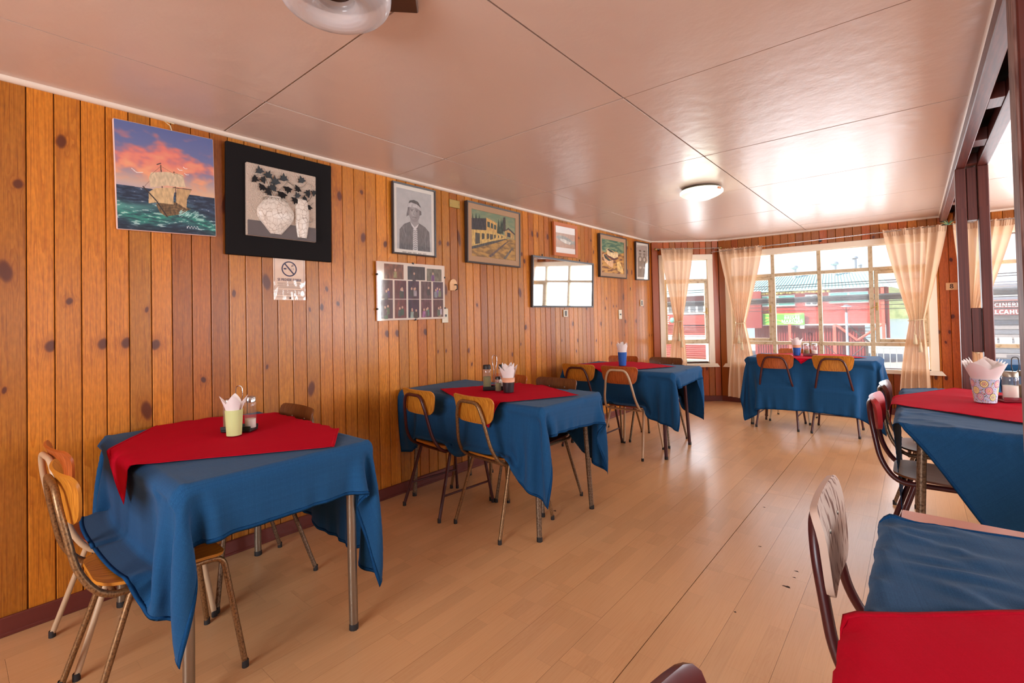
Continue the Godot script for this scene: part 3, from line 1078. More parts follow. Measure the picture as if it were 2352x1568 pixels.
func cloth_grid(c: Vector3, hx: float, hz: float, off: Vector2, ang: float, ax: float, az: float, cell: float, boxes: Array, steps: int, seed_: int, lift := 0.0, crease := 1.0) -> Array:
	# a cloth laid over a table top: first folded over the edges, then left to hang under its own weight
	var nu := int(ceil(2.0 * ax / cell))
	var nv := int(ceil(2.0 * az / cell))
	var n := (nu + 1) * (nv + 1)
	var p := PackedVector3Array()
	p.resize(n)
	var fixed := PackedByteArray()
	fixed.resize(n)
	var wr := noise(2.2, seed_, 2)
	var wr2 := noise(6.0, seed_ + 1, 2)
	var w := nu + 1
	var rot := Vector2(cos(ang), sin(ang))
	for j in nv + 1:
		for i in nu + 1:
			var s: float = -ax + 2.0 * ax * i / nu
			var t: float = -az + 2.0 * az * j / nv
			var lx: float = s * rot.x - t * rot.y + off.x
			var lz: float = s * rot.y + t * rot.x + off.y
			var dx: float = max(abs(lx) - hx, 0.0)
			var dz: float = max(abs(lz) - hz, 0.0)
			var sx := signf(lx)
			var sz := signf(lz)
			var q := Vector3(clamp(lx, -hx, hx), 0, clamp(lz, -hz, hz))
			if dx > 0.0 and dz > 0.0:
				var r := sqrt(dx * dx + dz * dz)
				var ph := atan2(dz, dx)
				var k: float = 1.0 - abs(ph - PI / 4) / (PI / 4)
				var out_: float = 0.55 * r * k
				var lat: float = 0.16 * r * k * (1.0 - k) * 4.0
				var dir := Vector3(sx, 0, sz) * 0.7071
				var side := Vector3(sx, 0, -sz) * 0.7071 * (1.0 if ph < PI / 4 else -1.0)
				q += dir * (out_ + 0.012) + side * lat + Vector3(0, -sqrt(max(r * r - out_ * out_, 0.0)), 0)
			elif dx > 0.0:
				q += Vector3(sx * min(dx, 0.014), -max(dx - 0.012, 0.0), 0)
				q.x += sx * 0.012 * wr.get_noise_2d(lz * 1.0, sx * 5.0) * min(dx * 8.0, 2.0)
			elif dz > 0.0:
				q += Vector3(0, -max(dz - 0.012, 0.0), sz * min(dz, 0.014))
				q.z += sz * 0.012 * wr.get_noise_2d(lx * 1.0, sz * 7.0) * min(dz * 8.0, 2.0)
			else:
				fixed[j * w + i] = 1 if (abs(lx) < hx - 0.01 and abs(lz) < hz - 0.01) else 0
				q.y += 0.003 * max(0.0, wr.get_noise_2d(lx, lz)) + 0.010 * crease * max(0.0, 0.22 - abs(wr2.get_noise_2d(lx * 0.35 + lz * 0.2, lz * 0.9))) * (0.5 + wr.get_noise_2d(lz + 9.0, lx))
			q.y += lift
			p[j * w + i] = q
	if steps > 0:
		var ca := PackedInt32Array()
		var cb := PackedInt32Array()
		var cl := PackedFloat32Array()
		var ck := PackedFloat32Array()
		var du := 2.0 * ax / nu
		var dv := 2.0 * az / nv
		for j in nv + 1:
			for i in nu + 1:
				for e in [[1, 0, 1.0], [0, 1, 1.0], [1, 1, 0.5], [1, -1, 0.5], [2, 0, 0.16], [0, 2, 0.16]]:
					var i2: int = i + e[0]
					var j2: int = j + e[1]
					if i2 > nu or j2 > nv or j2 < 0: continue
					var a := j * w + i
					var b := j2 * w + i2
					if fixed[a] and fixed[b]: continue
					ca.append(a); cb.append(b)
					cl.append(sqrt(pow(e[0] * du, 2) + pow(e[1] * dv, 2)))
					ck.append(e[2] * 0.5)
		var old := p.duplicate()
		var m := ca.size()
		var free := PackedInt32Array()
		for a in n:
			if not fixed[a]: free.append(a)
		var wall := WALL_X + 0.008 - c.x
		for step in steps:
			for a in free:
				var cur := p[a]
				var vel := (cur - old[a]) * 0.93
				old[a] = cur
				vel.y -= 0.0016
				p[a] = cur + vel
			for pass_ in 2:
				for k in m:
					var a := ca[k]
					var b := cb[k]
					var d := p[b] - p[a]
					var l := d.length()
					if l < 0.00001: continue
					var f := (l - cl[k]) / l * ck[k]
					if fixed[a]:
						p[b] -= d * (f * 2.0)
					elif fixed[b]:
						p[a] += d * (f * 2.0)
					else:
						d *= f
						p[a] += d
						p[b] -= d
			for a in free:
				var q := p[a]
				if q.y > -0.05 and q.y < lift + 0.002 and abs(q.x) < hx + 0.004 and abs(q.z) < hz + 0.004:
					var up := lift + 0.002 - q.y
					var ox := hx + 0.004 - absf(q.x)
					var oz := hz + 0.004 - absf(q.z)
					if up <= ox and up <= oz:
						q.y = lift + 0.002
						q.x = lerpf(q.x, old[a].x, 0.5)
						q.z = lerpf(q.z, old[a].z, 0.5)
					elif ox < oz: q.x = signf(q.x) * (hx + 0.004)
					else: q.z = signf(q.z) * (hz + 0.004)
				for bx in boxes:
					var lo: Vector3 = bx[0]
					var hi: Vector3 = bx[1]
					if q.x > lo.x and q.x < hi.x and q.y > lo.y and q.y < hi.y and q.z > lo.z and q.z < hi.z:
						var e0 := q.x - lo.x
						var e1 := hi.x - q.x
						var e2 := q.z - lo.z
						var e3 := hi.z - q.z
						var e4 := hi.y - q.y
						var least: float = min(min(min(e0, e1), min(e2, e3)), e4)
						if least == e4: q.y = hi.y
						elif least == e0: q.x = lo.x
						elif least == e1: q.x = hi.x
						elif least == e2: q.z = lo.z
						else: q.z = hi.z
				if q.x < wall: q.x = wall
				p[a] = q
	return [p, nu + 1, nv + 1, ax, az]

func cr(a: Vector3, b: Vector3, c: Vector3, d: Vector3, t: float) -> Vector3:
	return b + (c - a) * (0.5 * t) + (a * 2.0 - b * 5.0 + c * 4.0 - d) * (0.5 * t * t) + (b * 3.0 - c * 3.0 + d - a) * (0.5 * t * t * t)

func cloth(called: String, label: String, category: String, c: Vector3, g: Array, m: Material, hem_m: Material, group := "", sub := 2) -> MeshInstance3D:
	var p: PackedVector3Array = g[0]
	var w: int = g[1]
	var h: int = g[2]
	# finer along u, then along v
	var W := (w - 1) * sub + 1
	var H := (h - 1) * sub + 1
	var q := PackedVector3Array()
	q.resize(W * h)
	for j in h:
		for i in W:
			var k: int = min(i / sub, w - 2)
			var t := float(i - k * sub) / sub
			q[j * W + i] = cr(p[j * w + max(k - 1, 0)], p[j * w + k], p[j * w + k + 1], p[j * w + min(k + 2, w - 1)], t)
	var f := PackedVector3Array()
	f.resize(W * H)
	for j in H:
		var k: int = min(j / sub, h - 2)
		var t := float(j - k * sub) / sub
		var r0: int = max(k - 1, 0) * W
		var r1 := k * W
		var r2 := (k + 1) * W
		var r3: int = min(k + 2, h - 1) * W
		for i in W:
			f[j * W + i] = cr(q[r0 + i], q[r1 + i], q[r2 + i], q[r3 + i], t)
	var st := S()
	for j in H:
		for i in W:
			v3(st, f[j * W + i], Vector2(i * g[3] * 2.0 / (W - 1), j * g[4] * 2.0 / (H - 1)) * 6.0)
	for j in H - 1:
		for i in W - 1:
			var a := j * W + i
			for e in [a, a + 1, a + W + 1, a, a + W + 1, a + W]:
				st.add_index(e)
	var o := put(st, called, m)
	tag(o, label, category, group)
	o.position = c
	# stitched hem: the turned edge stands a little proud on both faces
	var hs := S()
	var rim := []
	for i in W: rim.append([i, 0, 0, 1])
	for j in range(1, H): rim.append([W - 1, j, -1, 0])
	for i in range(W - 2, -1, -1): rim.append([i, H - 1, 0, -1])
	for j in range(H - 2, 0, -1): rim.append([0, j, 1, 0])
	var nr := rim.size()
	var ring := []
	for k in nr:
		var e: Array = rim[k]
		var at := f[e[1] * W + e[0]]
		var inn := f[(e[1] + e[3]) * W + e[0] + e[2]]
		var e2: Array = rim[(k + 1) % nr]
		var tang := f[e2[1] * W + e2[0]] - at
		var nn := tang.cross(inn - at)
		nn = nn.normalized() if nn.length() > 1e-9 else Vector3.UP
		var into := (inn - at).normalized()
		var pk := 0.0014 + 0.0008 * sin(k * 1.9)
		ring.append([at - into * 0.0008, at + into * 0.007 + nn * pk, at + into * 0.014, at + into * 0.007 - nn * pk])
	for k in nr:
		var A: Array = ring[k]
		var B: Array = ring[(k + 1) % nr]
		for e in 4:
			quad(hs, A[e], A[(e + 1) % 4], B[(e + 1) % 4], B[e], Vector2(k, e) * 0.05, Vector2(k, e + 1) * 0.05, Vector2(k + 1, e + 1) * 0.05, Vector2(k + 1, e) * 0.05)
	put(hs, "hem", hem_m, o)
	return o

func seat_boxes(chairs: Array, c: Vector3) -> Array:
	# what a cloth can lie on: the seats and backrests of chairs [x, z, turn] about a table centre
	var out := []
	for q in chairs:
		var b := Basis(Vector3.UP, q[2])
		for s in [[Vector3(0, 0.40, -0.01), Vector3(0.205, 0.068, 0.215)], [Vector3(0, 0.65, -0.262), Vector3(0.2, 0.19, 0.024)]]:
			var mid: Vector3 = b * s[0] + Vector3(q[0], 0, q[1]) - c
			var hh: Vector3 = (b * s[1]).abs()
			out.append([mid - hh, mid + hh])
	return out

func lay_cloth(label: String, x0: float, x1: float, z0: float, z1: float, off: Vector2, ang: float, ax: float, az: float, chairs: Array, seed_: int, steps := 80, crease := 1.0):
	var c := Vector3((x0 + x1) / 2, TOP, (z0 + z1) / 2)
	var under := [[Vector3(-(x1 - x0) / 2 + 0.028, -0.8, -(z1 - z0) / 2 + 0.028), Vector3((x1 - x0) / 2 - 0.028, -0.025, (z1 - z0) / 2 - 0.028)]]
	var g := cloth_grid(c, (x1 - x0) / 2 + 0.004, (z1 - z0) / 2 + 0.004, off, ang, ax, az, 0.024, seat_boxes(chairs, c) + under, steps, seed_, 0.003, crease)
	cloth("tablecloth", label, "tablecloth", c, g, M.denim, M.denim_hem, "blue tablecloths")

func lay_overlay(label: String, x0: float, x1: float, z0: float, z1: float, off: Vector2, ang: float, ax: float, az: float, seed_: int):
	var c := Vector3((x0 + x1) / 2, TOP, (z0 + z1) / 2)
	var g := cloth_grid(c, (x1 - x0) / 2 + 0.018, (z1 - z0) / 2 + 0.018, off, ang, ax, az, 0.05, [], 0, seed_, 0.012)
	cloth("overlay_cloth", label, "tablecloth", c, g, M.red_cloth, M.red_hem, "red overlay cloths")

func chair_at(proto: Node3D, label: String, x: float, z: float, turn: float) -> Node3D:
	if not proto.has_meta("placed"):
		proto.set_meta("placed", true)
		proto.position = Vector3(x, 0, z)
		proto.rotation.y = turn
		proto.set_meta("label", label)
		return proto
	return again(proto, label, Vector3(x, 0, z), turn)

func build_tables_and_chairs():
	var maroon := make_chair("", M.ply_amber, M.ply_amber, M.tube_maroon, {"stretcher": true})
	var rusty := make_chair("", M.ply_amber, M.ply_amber, M.tube_rusty)
	var orange_beige := make_chair("", M.ply_orange, M.ply_rust, M.tube_beige)
	var orange_maroon := make_chair("", M.ply_orange, M.ply_orange, M.tube_maroon, {"stretcher": true, "w0": 0.172, "w1": 0.186})
	var brown := make_chair("", M.ply_brown, M.ply_dark, M.tube_worn)
	var orange_rusty := make_chair("", M.ply_orange, M.ply_rust, M.tube_rusty)
	var amber_rungs := make_chair("", M.ply_amber, M.ply_amber, M.tube_maroon, {"rungs": true})
	var weathered := make_chair("", M.ply_grey, M.ply_rust, M.tube_maroon, {"rad": 0.0125, "thick": 0.016, "curve": 0.010, "y0": 0.632, "y1": 0.838, "w0": 0.152, "w1": 0.176})
	var padded := make_chair("", M.vinyl_red, M.ply_brown, M.tube_maroon, {"rad": 0.0125, "thick": 0.02})
	var vinyl := make_chair("", M.vinyl_brown, M.ply_brown, M.tube_worn, {"thick": 0.016})
	# --- table by the ship painting
	var t1 := [-2.94, -1.80, -1.19, -0.465]
	make_table("table under a blue cloth below the ship painting, with bare tube legs", t1[0], t1[1], t1[2], t1[3], [[-1.90, -0.53], [-1.84, -1.11], [-2.84, -1.13], [-2.84, -0.53]], M.steel_dull, M.formica, {"rad": 0.019, "splay": 0.004})
	var c1 := [[-2.17, -0.50, PI], [-2.60, -0.53, PI + 0.05], [-2.63, -1.02, 0.0]]
	chair_at(rusty, "rusty-framed chair with a round worn seat, nearest the camera at the left edge", c1[0][0], c1[0][1], c1[0][2])
	chair_at(orange_beige, "pale-framed chair with an orange backrest between the wall and the nearest rusty chair", c1[1][0], c1[1][1], c1[1][2])
	chair_at(brown, "dark brown chair against the wall behind the table with the yellow cup", c1[2][0], c1[2][1], c1[2][2])
	lay_cloth("blue tablecloth hanging to a long point beside a bare metal leg at lower left", t1[0], t1[1], t1[2], t1[3], Vector2(0.0, -0.03), 0.0, 0.75, 0.75, c1, 201)
	lay_overlay("red cloth laid skew under the yellow napkin cup, one corner hanging at the left", t1[0], t1[1], t1[2], t1[3], Vector2(-0.068, -0.062), 0.579, 0.45, 0.45, 301)
	# --- table in the middle of the wall
	var t2 := [-2.94, -1.62, -2.86, -2.17]
	make_table("table under a blue cloth below the photo collage, with rust-flecked legs", t2[0], t2[1], t2[2], t2[3], [[-1.69, -2.21], [-1.695, -2.80], [-2.85, -2.80], [-2.85, -2.23]], M.tube_worn, M.formica, {"rad": 0.0165})
	var c2 := [[-2.53, -2.275, PI - 0.10], [-2.03, -2.29, PI - 0.10], [-2.54, -2.73, 0.0], [-2.08, -2.73, 0.0]]
	chair_at(maroon, "amber-backed chair with maroon tubes and side rungs, by the wall at the black cup table", c2[0][0], c2[0][1], c2[0][2])
	chair_at(rusty, "amber-backed chair with rusty tubes, on the aisle side of the black cup table", c2[1][0], c2[1][1], c2[1][2])
	chair_at(orange_rusty, "orange chair behind the black cup, far side of the table against the wall", c2[2][0], c2[2][1], c2[2][2])
	chair_at(brown, "brown worn chair on the far side of the black cup table, by the aisle", c2[3][0], c2[3][1], c2[3][2])
	lay_cloth("blue tablecloth with two pointed corners on the table with the black cup", t2[0], t2[1], t2[2], t2[3], Vector2(0.07, 0.0), 0.02, 0.75, 0.73, c2, 202)
	lay_overlay("red cloth under the salt jars and the black napkin cup", t2[0], t2[1], t2[2], t2[3], Vector2(0.121, 0.041), 0.485, 0.366, 0.366, 302)
	# --- table in the corner by the bay
	var t3 := [-2.79, -1.62, -4.81, -4.09]
	make_table("table under a blue cloth below the mirror, near the small window", t3[0], t3[1], t3[2], t3[3], [[-1.73, -4.145], [-1.74, -4.75], [-2.72, -4.75], [-2.72, -4.15]], M.tube_maroon, M.formica, {"rad": 0.0165})
	var c3 := [[-2.515, -4.20, PI], [-2.08, -4.20, PI], [-2.546, -4.73, 0.0], [-2.05, -4.73, 0.0]]
	chair_at(maroon, "amber-backed chair with a dark hoop at the table below the mirror, wall side", c3[0][0], c3[0][1], c3[0][2])
	chair_at(orange_beige, "orange-backed chair with a cream hoop at the table below the mirror, aisle side", c3[1][0], c3[1][1], c3[1][2])
	chair_at(orange_rusty, "orange chair behind the blue cup of the table below the mirror", c3[2][0], c3[2][1], c3[2][2])
	chair_at(brown, "brown chair in front of the small bay window", c3[3][0], c3[3][1], c3[3][2])
	lay_cloth("blue tablecloth on the table below the mirror, lifted by the chair seats", t3[0], t3[1], t3[2], t3[3], Vector2(0.0, 0.0), -0.02, 0.70, 0.73, c3, 203)
	lay_overlay("red cloth under the blue cup on the table below the mirror", t3[0], t3[1], t3[2], t3[3], Vector2(-0.08, 0.026), 0.496, 0.366, 0.366, 303)
	# --- table at the long window
	var t4 := [-1.53, -0.28, -6.66, -5.98]
	make_table("table under a blue cloth in front of the long window", t4[0], t4[1], t4[2], t4[3], [[-1.475, -6.03], [-0.352, -6.07], [-0.353, -6.607], [-1.45, -6.6]], M.tube_worn, M.formica, {"rad": 0.018})
	var c4 := [[-1.20, -6.14, PI], [-0.665, -6.14, PI], [-1.15, -6.56, 0.0]]
	chair_at(orange_maroon, "orange-backed maroon chair at the left of the long window's table, back to the camera", c4[0][0], c4[0][1], c4[0][2])
	chair_at(amber_rungs, "amber-backed maroon chair with rungs at the right of the long window's table", c4[1][0], c4[1][1], c4[1][2])
	chair_at(orange_beige, "chair between the long window and its table, only its orange back showing", c4[2][0], c4[2][1], c4[2][2])
	lay_cloth("blue tablecloth on the table at the long window, scalloped over the chairs", t4[0], t4[1], t4[2], t4[3], Vector2(0.0, 0.05), 0.0, 0.86, 0.74, c4, 204)
	lay_overlay("red cloth with one corner hanging between two chair backs at the long window", t4[0], t4[1], t4[2], t4[3], Vector2(0.011, -0.061), 0.911, 0.35, 0.35, 304)
	# --- table between the posts
	var t5 := [-0.085, 0.65, -4.13, -2.77]
	make_table("table between the two posts, under a blue cloth with a red runner", t5[0], t5[1], t5[2], t5[3], [[-0.02, -2.86], [0.58, -2.86], [0.58, -4.05], [-0.02, -4.05]], M.tube_worn, M.table_edge, {"rad": 0.0185})
	var c5 := [[0.075, -3.25, PI / 2], [0.09, -3.85, PI / 2], [0.62, -3.15, -PI / 2]]
	chair_at(padded, "maroon chair with a red pad on its back, at the table between the posts", c5[0][0], c5[0][1], c5[0][2])
	chair_at(vinyl, "glossy brown backed chair beyond the red-padded one", c5[1][0], c5[1][1], c5[1][2])
	again(padded, "maroon chair on the far side of the table between the posts", Vector3(c5[2][0], 0, c5[2][1]), c5[2][2])
	lay_cloth("blue tablecloth hanging in one large triangle between the posts", t5[0], t5[1], t5[2], t5[3], Vector2(0.10, 0.045), 0.89, 0.75, 0.75, [], 205, 80, 2.5)
	lay_overlay("red runner under the flowered cup on the table between the posts", t5[0], t5[1], t5[2], t5[3], Vector2(0.27, 0.02), 0.483, 0.66, 0.45, 305)
	# --- table at the lower right
	var t6 := [-0.075, 0.65, -1.65, -0.40]
	make_table("table in the lower right corner with a bare pink top edge", t6[0], t6[1], t6[2], t6[3], [[-0.01, -1.58], [0.58, -1.58], [0.58, -0.48], [-0.01, -0.48]], M.tube_worn, M.formica, {"rad": 0.0185})
	chair_at(weathered, "chair with a weathered grey plywood back and thick maroon tubes, lower right", 0.075, -1.43, PI / 2)
	again(vinyl, "dark maroon chair back cut off by the bottom edge", Vector3(0.0, 0, -0.47), PI / 2)
	lay_cloth("creased blue tablecloth on the table in the lower right corner", t6[0], t6[1], t6[2], t6[3], Vector2(0.08, 0.05), -0.17, 0.50, 0.60, [], 206, 60, 4.0)
	lay_overlay("red cloth covering the near part of the lower right table", t6[0], t6[1], t6[2], t6[3], Vector2(0.008, 0.308), -0.69, 0.60, 0.45, 306)
	# --- table in the next room
	var t7 := [0.55, 1.70, -6.75, -6.10]
	make_table("table with a blue cloth in the next room, seen behind the post", t7[0], t7[1], t7[2], t7[3], [[0.62, -6.17], [1.63, -6.17], [1.63, -6.68], [0.62, -6.68]], M.tube_worn, M.formica)
	lay_cloth("blue tablecloth in the next room, seen between the posts", t7[0], t7[1], t7[2], t7[3], Vector2(0, 0), 0.0, 0.78, 0.55, [], 207, 50)

# ------------------------------------------------------------------ things on the tables
func napkin(label: String, at: Vector3, cup: Array, r1: float, h: float, turn: float, peaks: float, inner := 0.0):
	# a paper napkin pushed into a cup [foot radius, rim radius, height]; its corners stand up and out above the rim
	var st := S()
	sheet(st, 64, 12, func(u, v):
		var a: float = u * TAU * 0.94
		var saw: float = abs(fmod(a / (TAU / 4.0) + 0.5, 1.0) * 2.0 - 1.0)
		var top: float = cup[2] + (h - cup[2]) * (1.0 - peaks + peaks * saw)
		var y: float = lerp(0.012, top, v)
		var rr: float = lerp(cup[0], cup[1], clamp(y / cup[2], 0.0, 1.0)) * 0.93 - inner
		if y > cup[2]:
			var q: float = (y - cup[2]) / (h - cup[2])
			rr += (r1 - cup[1]) * q * (0.75 + 0.35 * saw)
		return Vector3(cos(a) * rr, y, sin(a) * rr), 0.0)
	var o := put(st, "napkin", M.paper)
	tag(o, label, "napkin", "paper napkins in cups")
	o.position = at
	o.rotation.y = turn

func tumbler(label: String, at: Vector3, r0: float, r1: float, h: float, m: Material, squared := 0.0, rim: Material = null) -> Node3D:
	var t := thing("napkin_cup", label, "cup", at, 0.6, "napkin cups")
	var st := S()
	var wob := func(a): return 1.0 + squared * (abs(cos(a)) + abs(sin(a)) - 1.27)
	lathe(st, [Vector2(0, 0.004), Vector2(r0 - 0.002, 0.004), Vector2(r1 - 0.002, h), Vector2(r1 - 0.002, h), Vector2(r1, h), Vector2(r1, h), Vector2(r0, 0.001), Vector2(r0, 0.001), Vector2(0, 0.0)], 40, Vector3.ZERO, wob)
	put(st, "cup_body", m, t)
	if rim:
		st = S()
		lathe(st, [Vector2(r1 * 0.97, h - 0.03), Vector2(r1 * 1.01, h - 0.03), Vector2(r1 * 1.01, h - 0.03), Vector2(r1 * 1.03, h + 0.001), Vector2(r1 * 0.98, h + 0.001)], 40)
		put(st, "rim_band", rim, t)
	return t

func jar(label: String, at: Vector3, r: float, h: float, lid: Material, filling: Material, fill_to: float) -> Node3D:
	var t := thing("condiment_jar", label, "jar", at, 0.0, "condiment jars")
	var st := S()
	var prof := [Vector2(0, 0.001), Vector2(r * 0.9, 0.001), Vector2(r, 0.006)]
	for k in 7:
		prof.append(Vector2(r * (1.0 - 0.05 * (k % 2)), lerp(0.012, h * 0.78, k / 6.0)))
	prof.append(Vector2(r * 0.82, h * 0.85))
	lathe(st, prof, 20)
	put(st, "glass_body", M.clear_glass, t)
	st = S()
	lathe(st, [Vector2(0, 0.004), Vector2(r * 0.88, 0.004), Vector2(r * 0.88, h * fill_to), Vector2(r * 0.88, h * fill_to), Vector2(0, h * fill_to + 0.003)], 18)
	put(st, "filling", filling, t)
	st = S()
	lathe(st, [Vector2(r * 0.9, h * 0.82), Vector2(r * 0.95, h * 0.82), Vector2(r * 0.95, h * 0.82), Vector2(r * 0.93, h * 0.97), Vector2(r * 0.8, h), Vector2(0, h)], 20)
	put(st, "lid", lid, t)
	return t

func caddy(label: String, at: Vector3, turn: float, base_m: Material, wire: Material, w: float, d: float, top: float) -> Node3D:
	var t := thing("condiment_caddy", label, "caddy", at, turn, "condiment caddies")
	var st := S()
	box(st, Vector3(0, 0.005, 0), Vector3(w, 0.010, d), 0.003)
	box(st, Vector3(0, 0.018, d / 2 - 0.002), Vector3(w, 0.016, 0.003), 0.001)
	box(st, Vector3(0, 0.018, -d / 2 + 0.002), Vector3(w, 0.016, 0.003), 0.001)
	put(st, "tray", base_m, t)
	st = S()
	tube(st, bent([Vector3(-0.006, 0.008, 0), Vector3(-0.008, top * 0.62, 0), Vector3(-0.017, top * 0.78, 0), Vector3(-0.014, top, 0), Vector3(0.014, top, 0), Vector3(0.017, top * 0.78, 0), Vector3(0.008, top * 0.62, 0), Vector3(0.006, 0.008, 0)], 0.016, 5), 0.0022, 7)
	put(st, "handle", wire, t)
	return t

func build_table_ware():
	var y := TOP + 0.0165
	# table by the ship painting
	var p := Vector3(-2.365, y, -0.845)
	tumbler("translucent yellow-green cup holding a white napkin", p, 0.030, 0.036, 0.115, M.cup_lime, 0.14)
	napkin("white napkin with two tall corners in the yellow-green cup", p, [0.029, 0.034, 0.113], 0.058, 0.182, 0.35, 0.55)
	caddy("chrome wire caddy behind the yellow-green cup", Vector3(-2.44, y, -0.895), 0.7, M.plastic_black, M.chrome, 0.14, 0.07, 0.21)
	jar("ribbed salt jar with a chrome lid, right of the yellow-green cup", Vector3(-2.405, y + 0.010, -0.930), 0.026, 0.150, M.chrome, M.salt, 0.3)
	jar("jar with a flat chrome lid behind the yellow-green cup", Vector3(-2.480, y + 0.010, -0.865), 0.026, 0.140, M.chrome, M.spice, 0.5)
	# table in the middle of the wall
	p = Vector3(-2.12, y, -2.465)
	tumbler("black plastic cup with a peach rim holding napkins", p, 0.036, 0.042, 0.098, M.cup_black, 0.0, M.cup_rim)
	napkin("white napkin standing in the black cup, one corner up", p, [0.036, 0.042, 0.098], 0.068, 0.185, 0.2, 0.45)
	napkin("inner napkin in the black cup", p, [0.036, 0.042, 0.098], 0.052, 0.20, 1.0, 0.45, 0.005)
	caddy("wire caddy with jars left of the black cup", Vector3(-2.275, y, -2.50), 0.75, M.plastic_black, M.chrome, 0.17, 0.075, 0.24)
	jar("tall spice jar with a dark lid left of the black cup", Vector3(-2.315, y + 0.010, -2.462), 0.030, 0.165, M.dark_metal, M.oregano, 0.5)
	jar("second tall jar behind the wire handle near the black cup", Vector3(-2.235, y + 0.010, -2.535), 0.028, 0.165, M.dark_metal, M.salt, 0.35)
	jar("small jar with a black lid close to the black cup", Vector3(-2.205, y, -2.455), 0.021, 0.100, M.plastic_black, M.oregano, 0.55)
	# corner table
	p = Vector3(-2.25, y, -4.37)
	tumbler("tall blue cup on the table below the mirror", p, 0.036, 0.045, 0.135, M.cup_blue)
	napkin("white napkin in the blue cup below the mirror", p, [0.036, 0.045, 0.135], 0.064, 0.225, 0.3, 0.4)
	napkin("inner napkin in the blue cup below the mirror", p, [0.036, 0.045, 0.135], 0.05, 0.24, 1.1, 0.4, 0.005)
	# window table
	p = Vector3(-1.05, y, -6.30)
	tumbler("blue cup against the light on the long window's table", p, 0.036, 0.045, 0.120, M.cup_blue, 0.0, M.cup_rim)
	napkin("white napkin in the blue cup against the long window", p, [0.036, 0.045, 0.12], 0.066, 0.205, 0.8, 0.35)
	caddy("thin wire caddy against the light at the long window", Vector3(-0.915, y, -6.30), 0.0, M.plastic_red, M.dark_metal, 0.14, 0.07, 0.26)
	jar("jar of yellow oil in the caddy at the long window", Vector3(-0.955, y + 0.010, -6.30), 0.028, 0.130, M.chrome, M.spice, 0.4)
	jar("jar of salt in the caddy at the long window", Vector3(-0.875, y + 0.010, -6.30), 0.028, 0.130, M.chrome, M.salt, 0.4)
	# table between the posts
	p = Vector3(0.272, y, -3.56)
	var fl := image_mat("flowered_paper", flowered_texture(), 0.5)
	tumbler("paper cup printed with bright flowers on the red runner", p, 0.044, 0.058, 0.125, fl)
	for k in 4:
		napkin(["outermost white napkin fanned in the flowered cup", "second napkin in the flowered cup", "third napkin in the flowered cup", "innermost napkin in the flowered cup"][k], p, [0.044, 0.058, 0.125], 0.098 - k * 0.008, 0.215 + k * 0.008, 0.25 + k * 0.12, 0.42, k * 0.004)
	caddy("red plastic caddy with a wire loop beside the near post", Vector3(0.398, y, -3.66), 0.4, M.plastic_red, M.dark_metal, 0.15, 0.08, 0.235)
	jar("ribbed salt jar with a steel lid beside the near post", Vector3(0.375, y + 0.010, -3.64), 0.034, 0.150, M.steel_dull, M.salt, 0.5)
	jar("second ribbed jar in the red caddy", Vector3(0.435, y + 0.010, -3.70), 0.034, 0.150, M.steel_dull, M.spice, 0.5)

func flowered_texture() -> ImageTexture:
	var im := Image.create(512, 160, false, Image.FORMAT_RGB8)
	im.fill(rgb8(196, 200, 218))
	var r := RandomNumberGenerator.new()
	r.seed = 8
	var cols := [rgb8(150, 70, 60), rgb8(120, 160, 200), rgb8(196, 176, 80), rgb8(210, 130, 140), rgb8(90, 130, 120), rgb8(190, 110, 60)]
	for k in 420:
		var c := Vector2(r.randf() * 512, r.randf() * 160)
		disc(im, c, r.randf_range(2, 6), r.randf_range(2, 5), cols[r.randi_range(0, 5)])
	for k in 18:
		var c := Vector2(16 + k * 28.4, [30, 118, 76][k % 3])
		var a: Color = cols[k % 6]
		for e in 10:
			disc(im, c + Vector2(cos(e * TAU / 10), sin(e * TAU / 10)) * 20, 7, 7, a.darkened(0.35))
		for e in 10:
			disc(im, c + Vector2(cos(e * TAU / 10), sin(e * TAU / 10)) * 18, 6, 6, rgb8(236, 222, 150) if k % 2 == 0 else rgb8(226, 170, 176))
		disc(im, c, 13, 13, a)
		for e in 8:
			disc(im, c + Vector2(cos(e * TAU / 8), sin(e * TAU / 8)) * 8, 3, 3, rgb8(240, 230, 190))
		disc(im, c, 4, 4, rgb8(226, 130, 110))
	return ImageTexture.create_from_image(im)

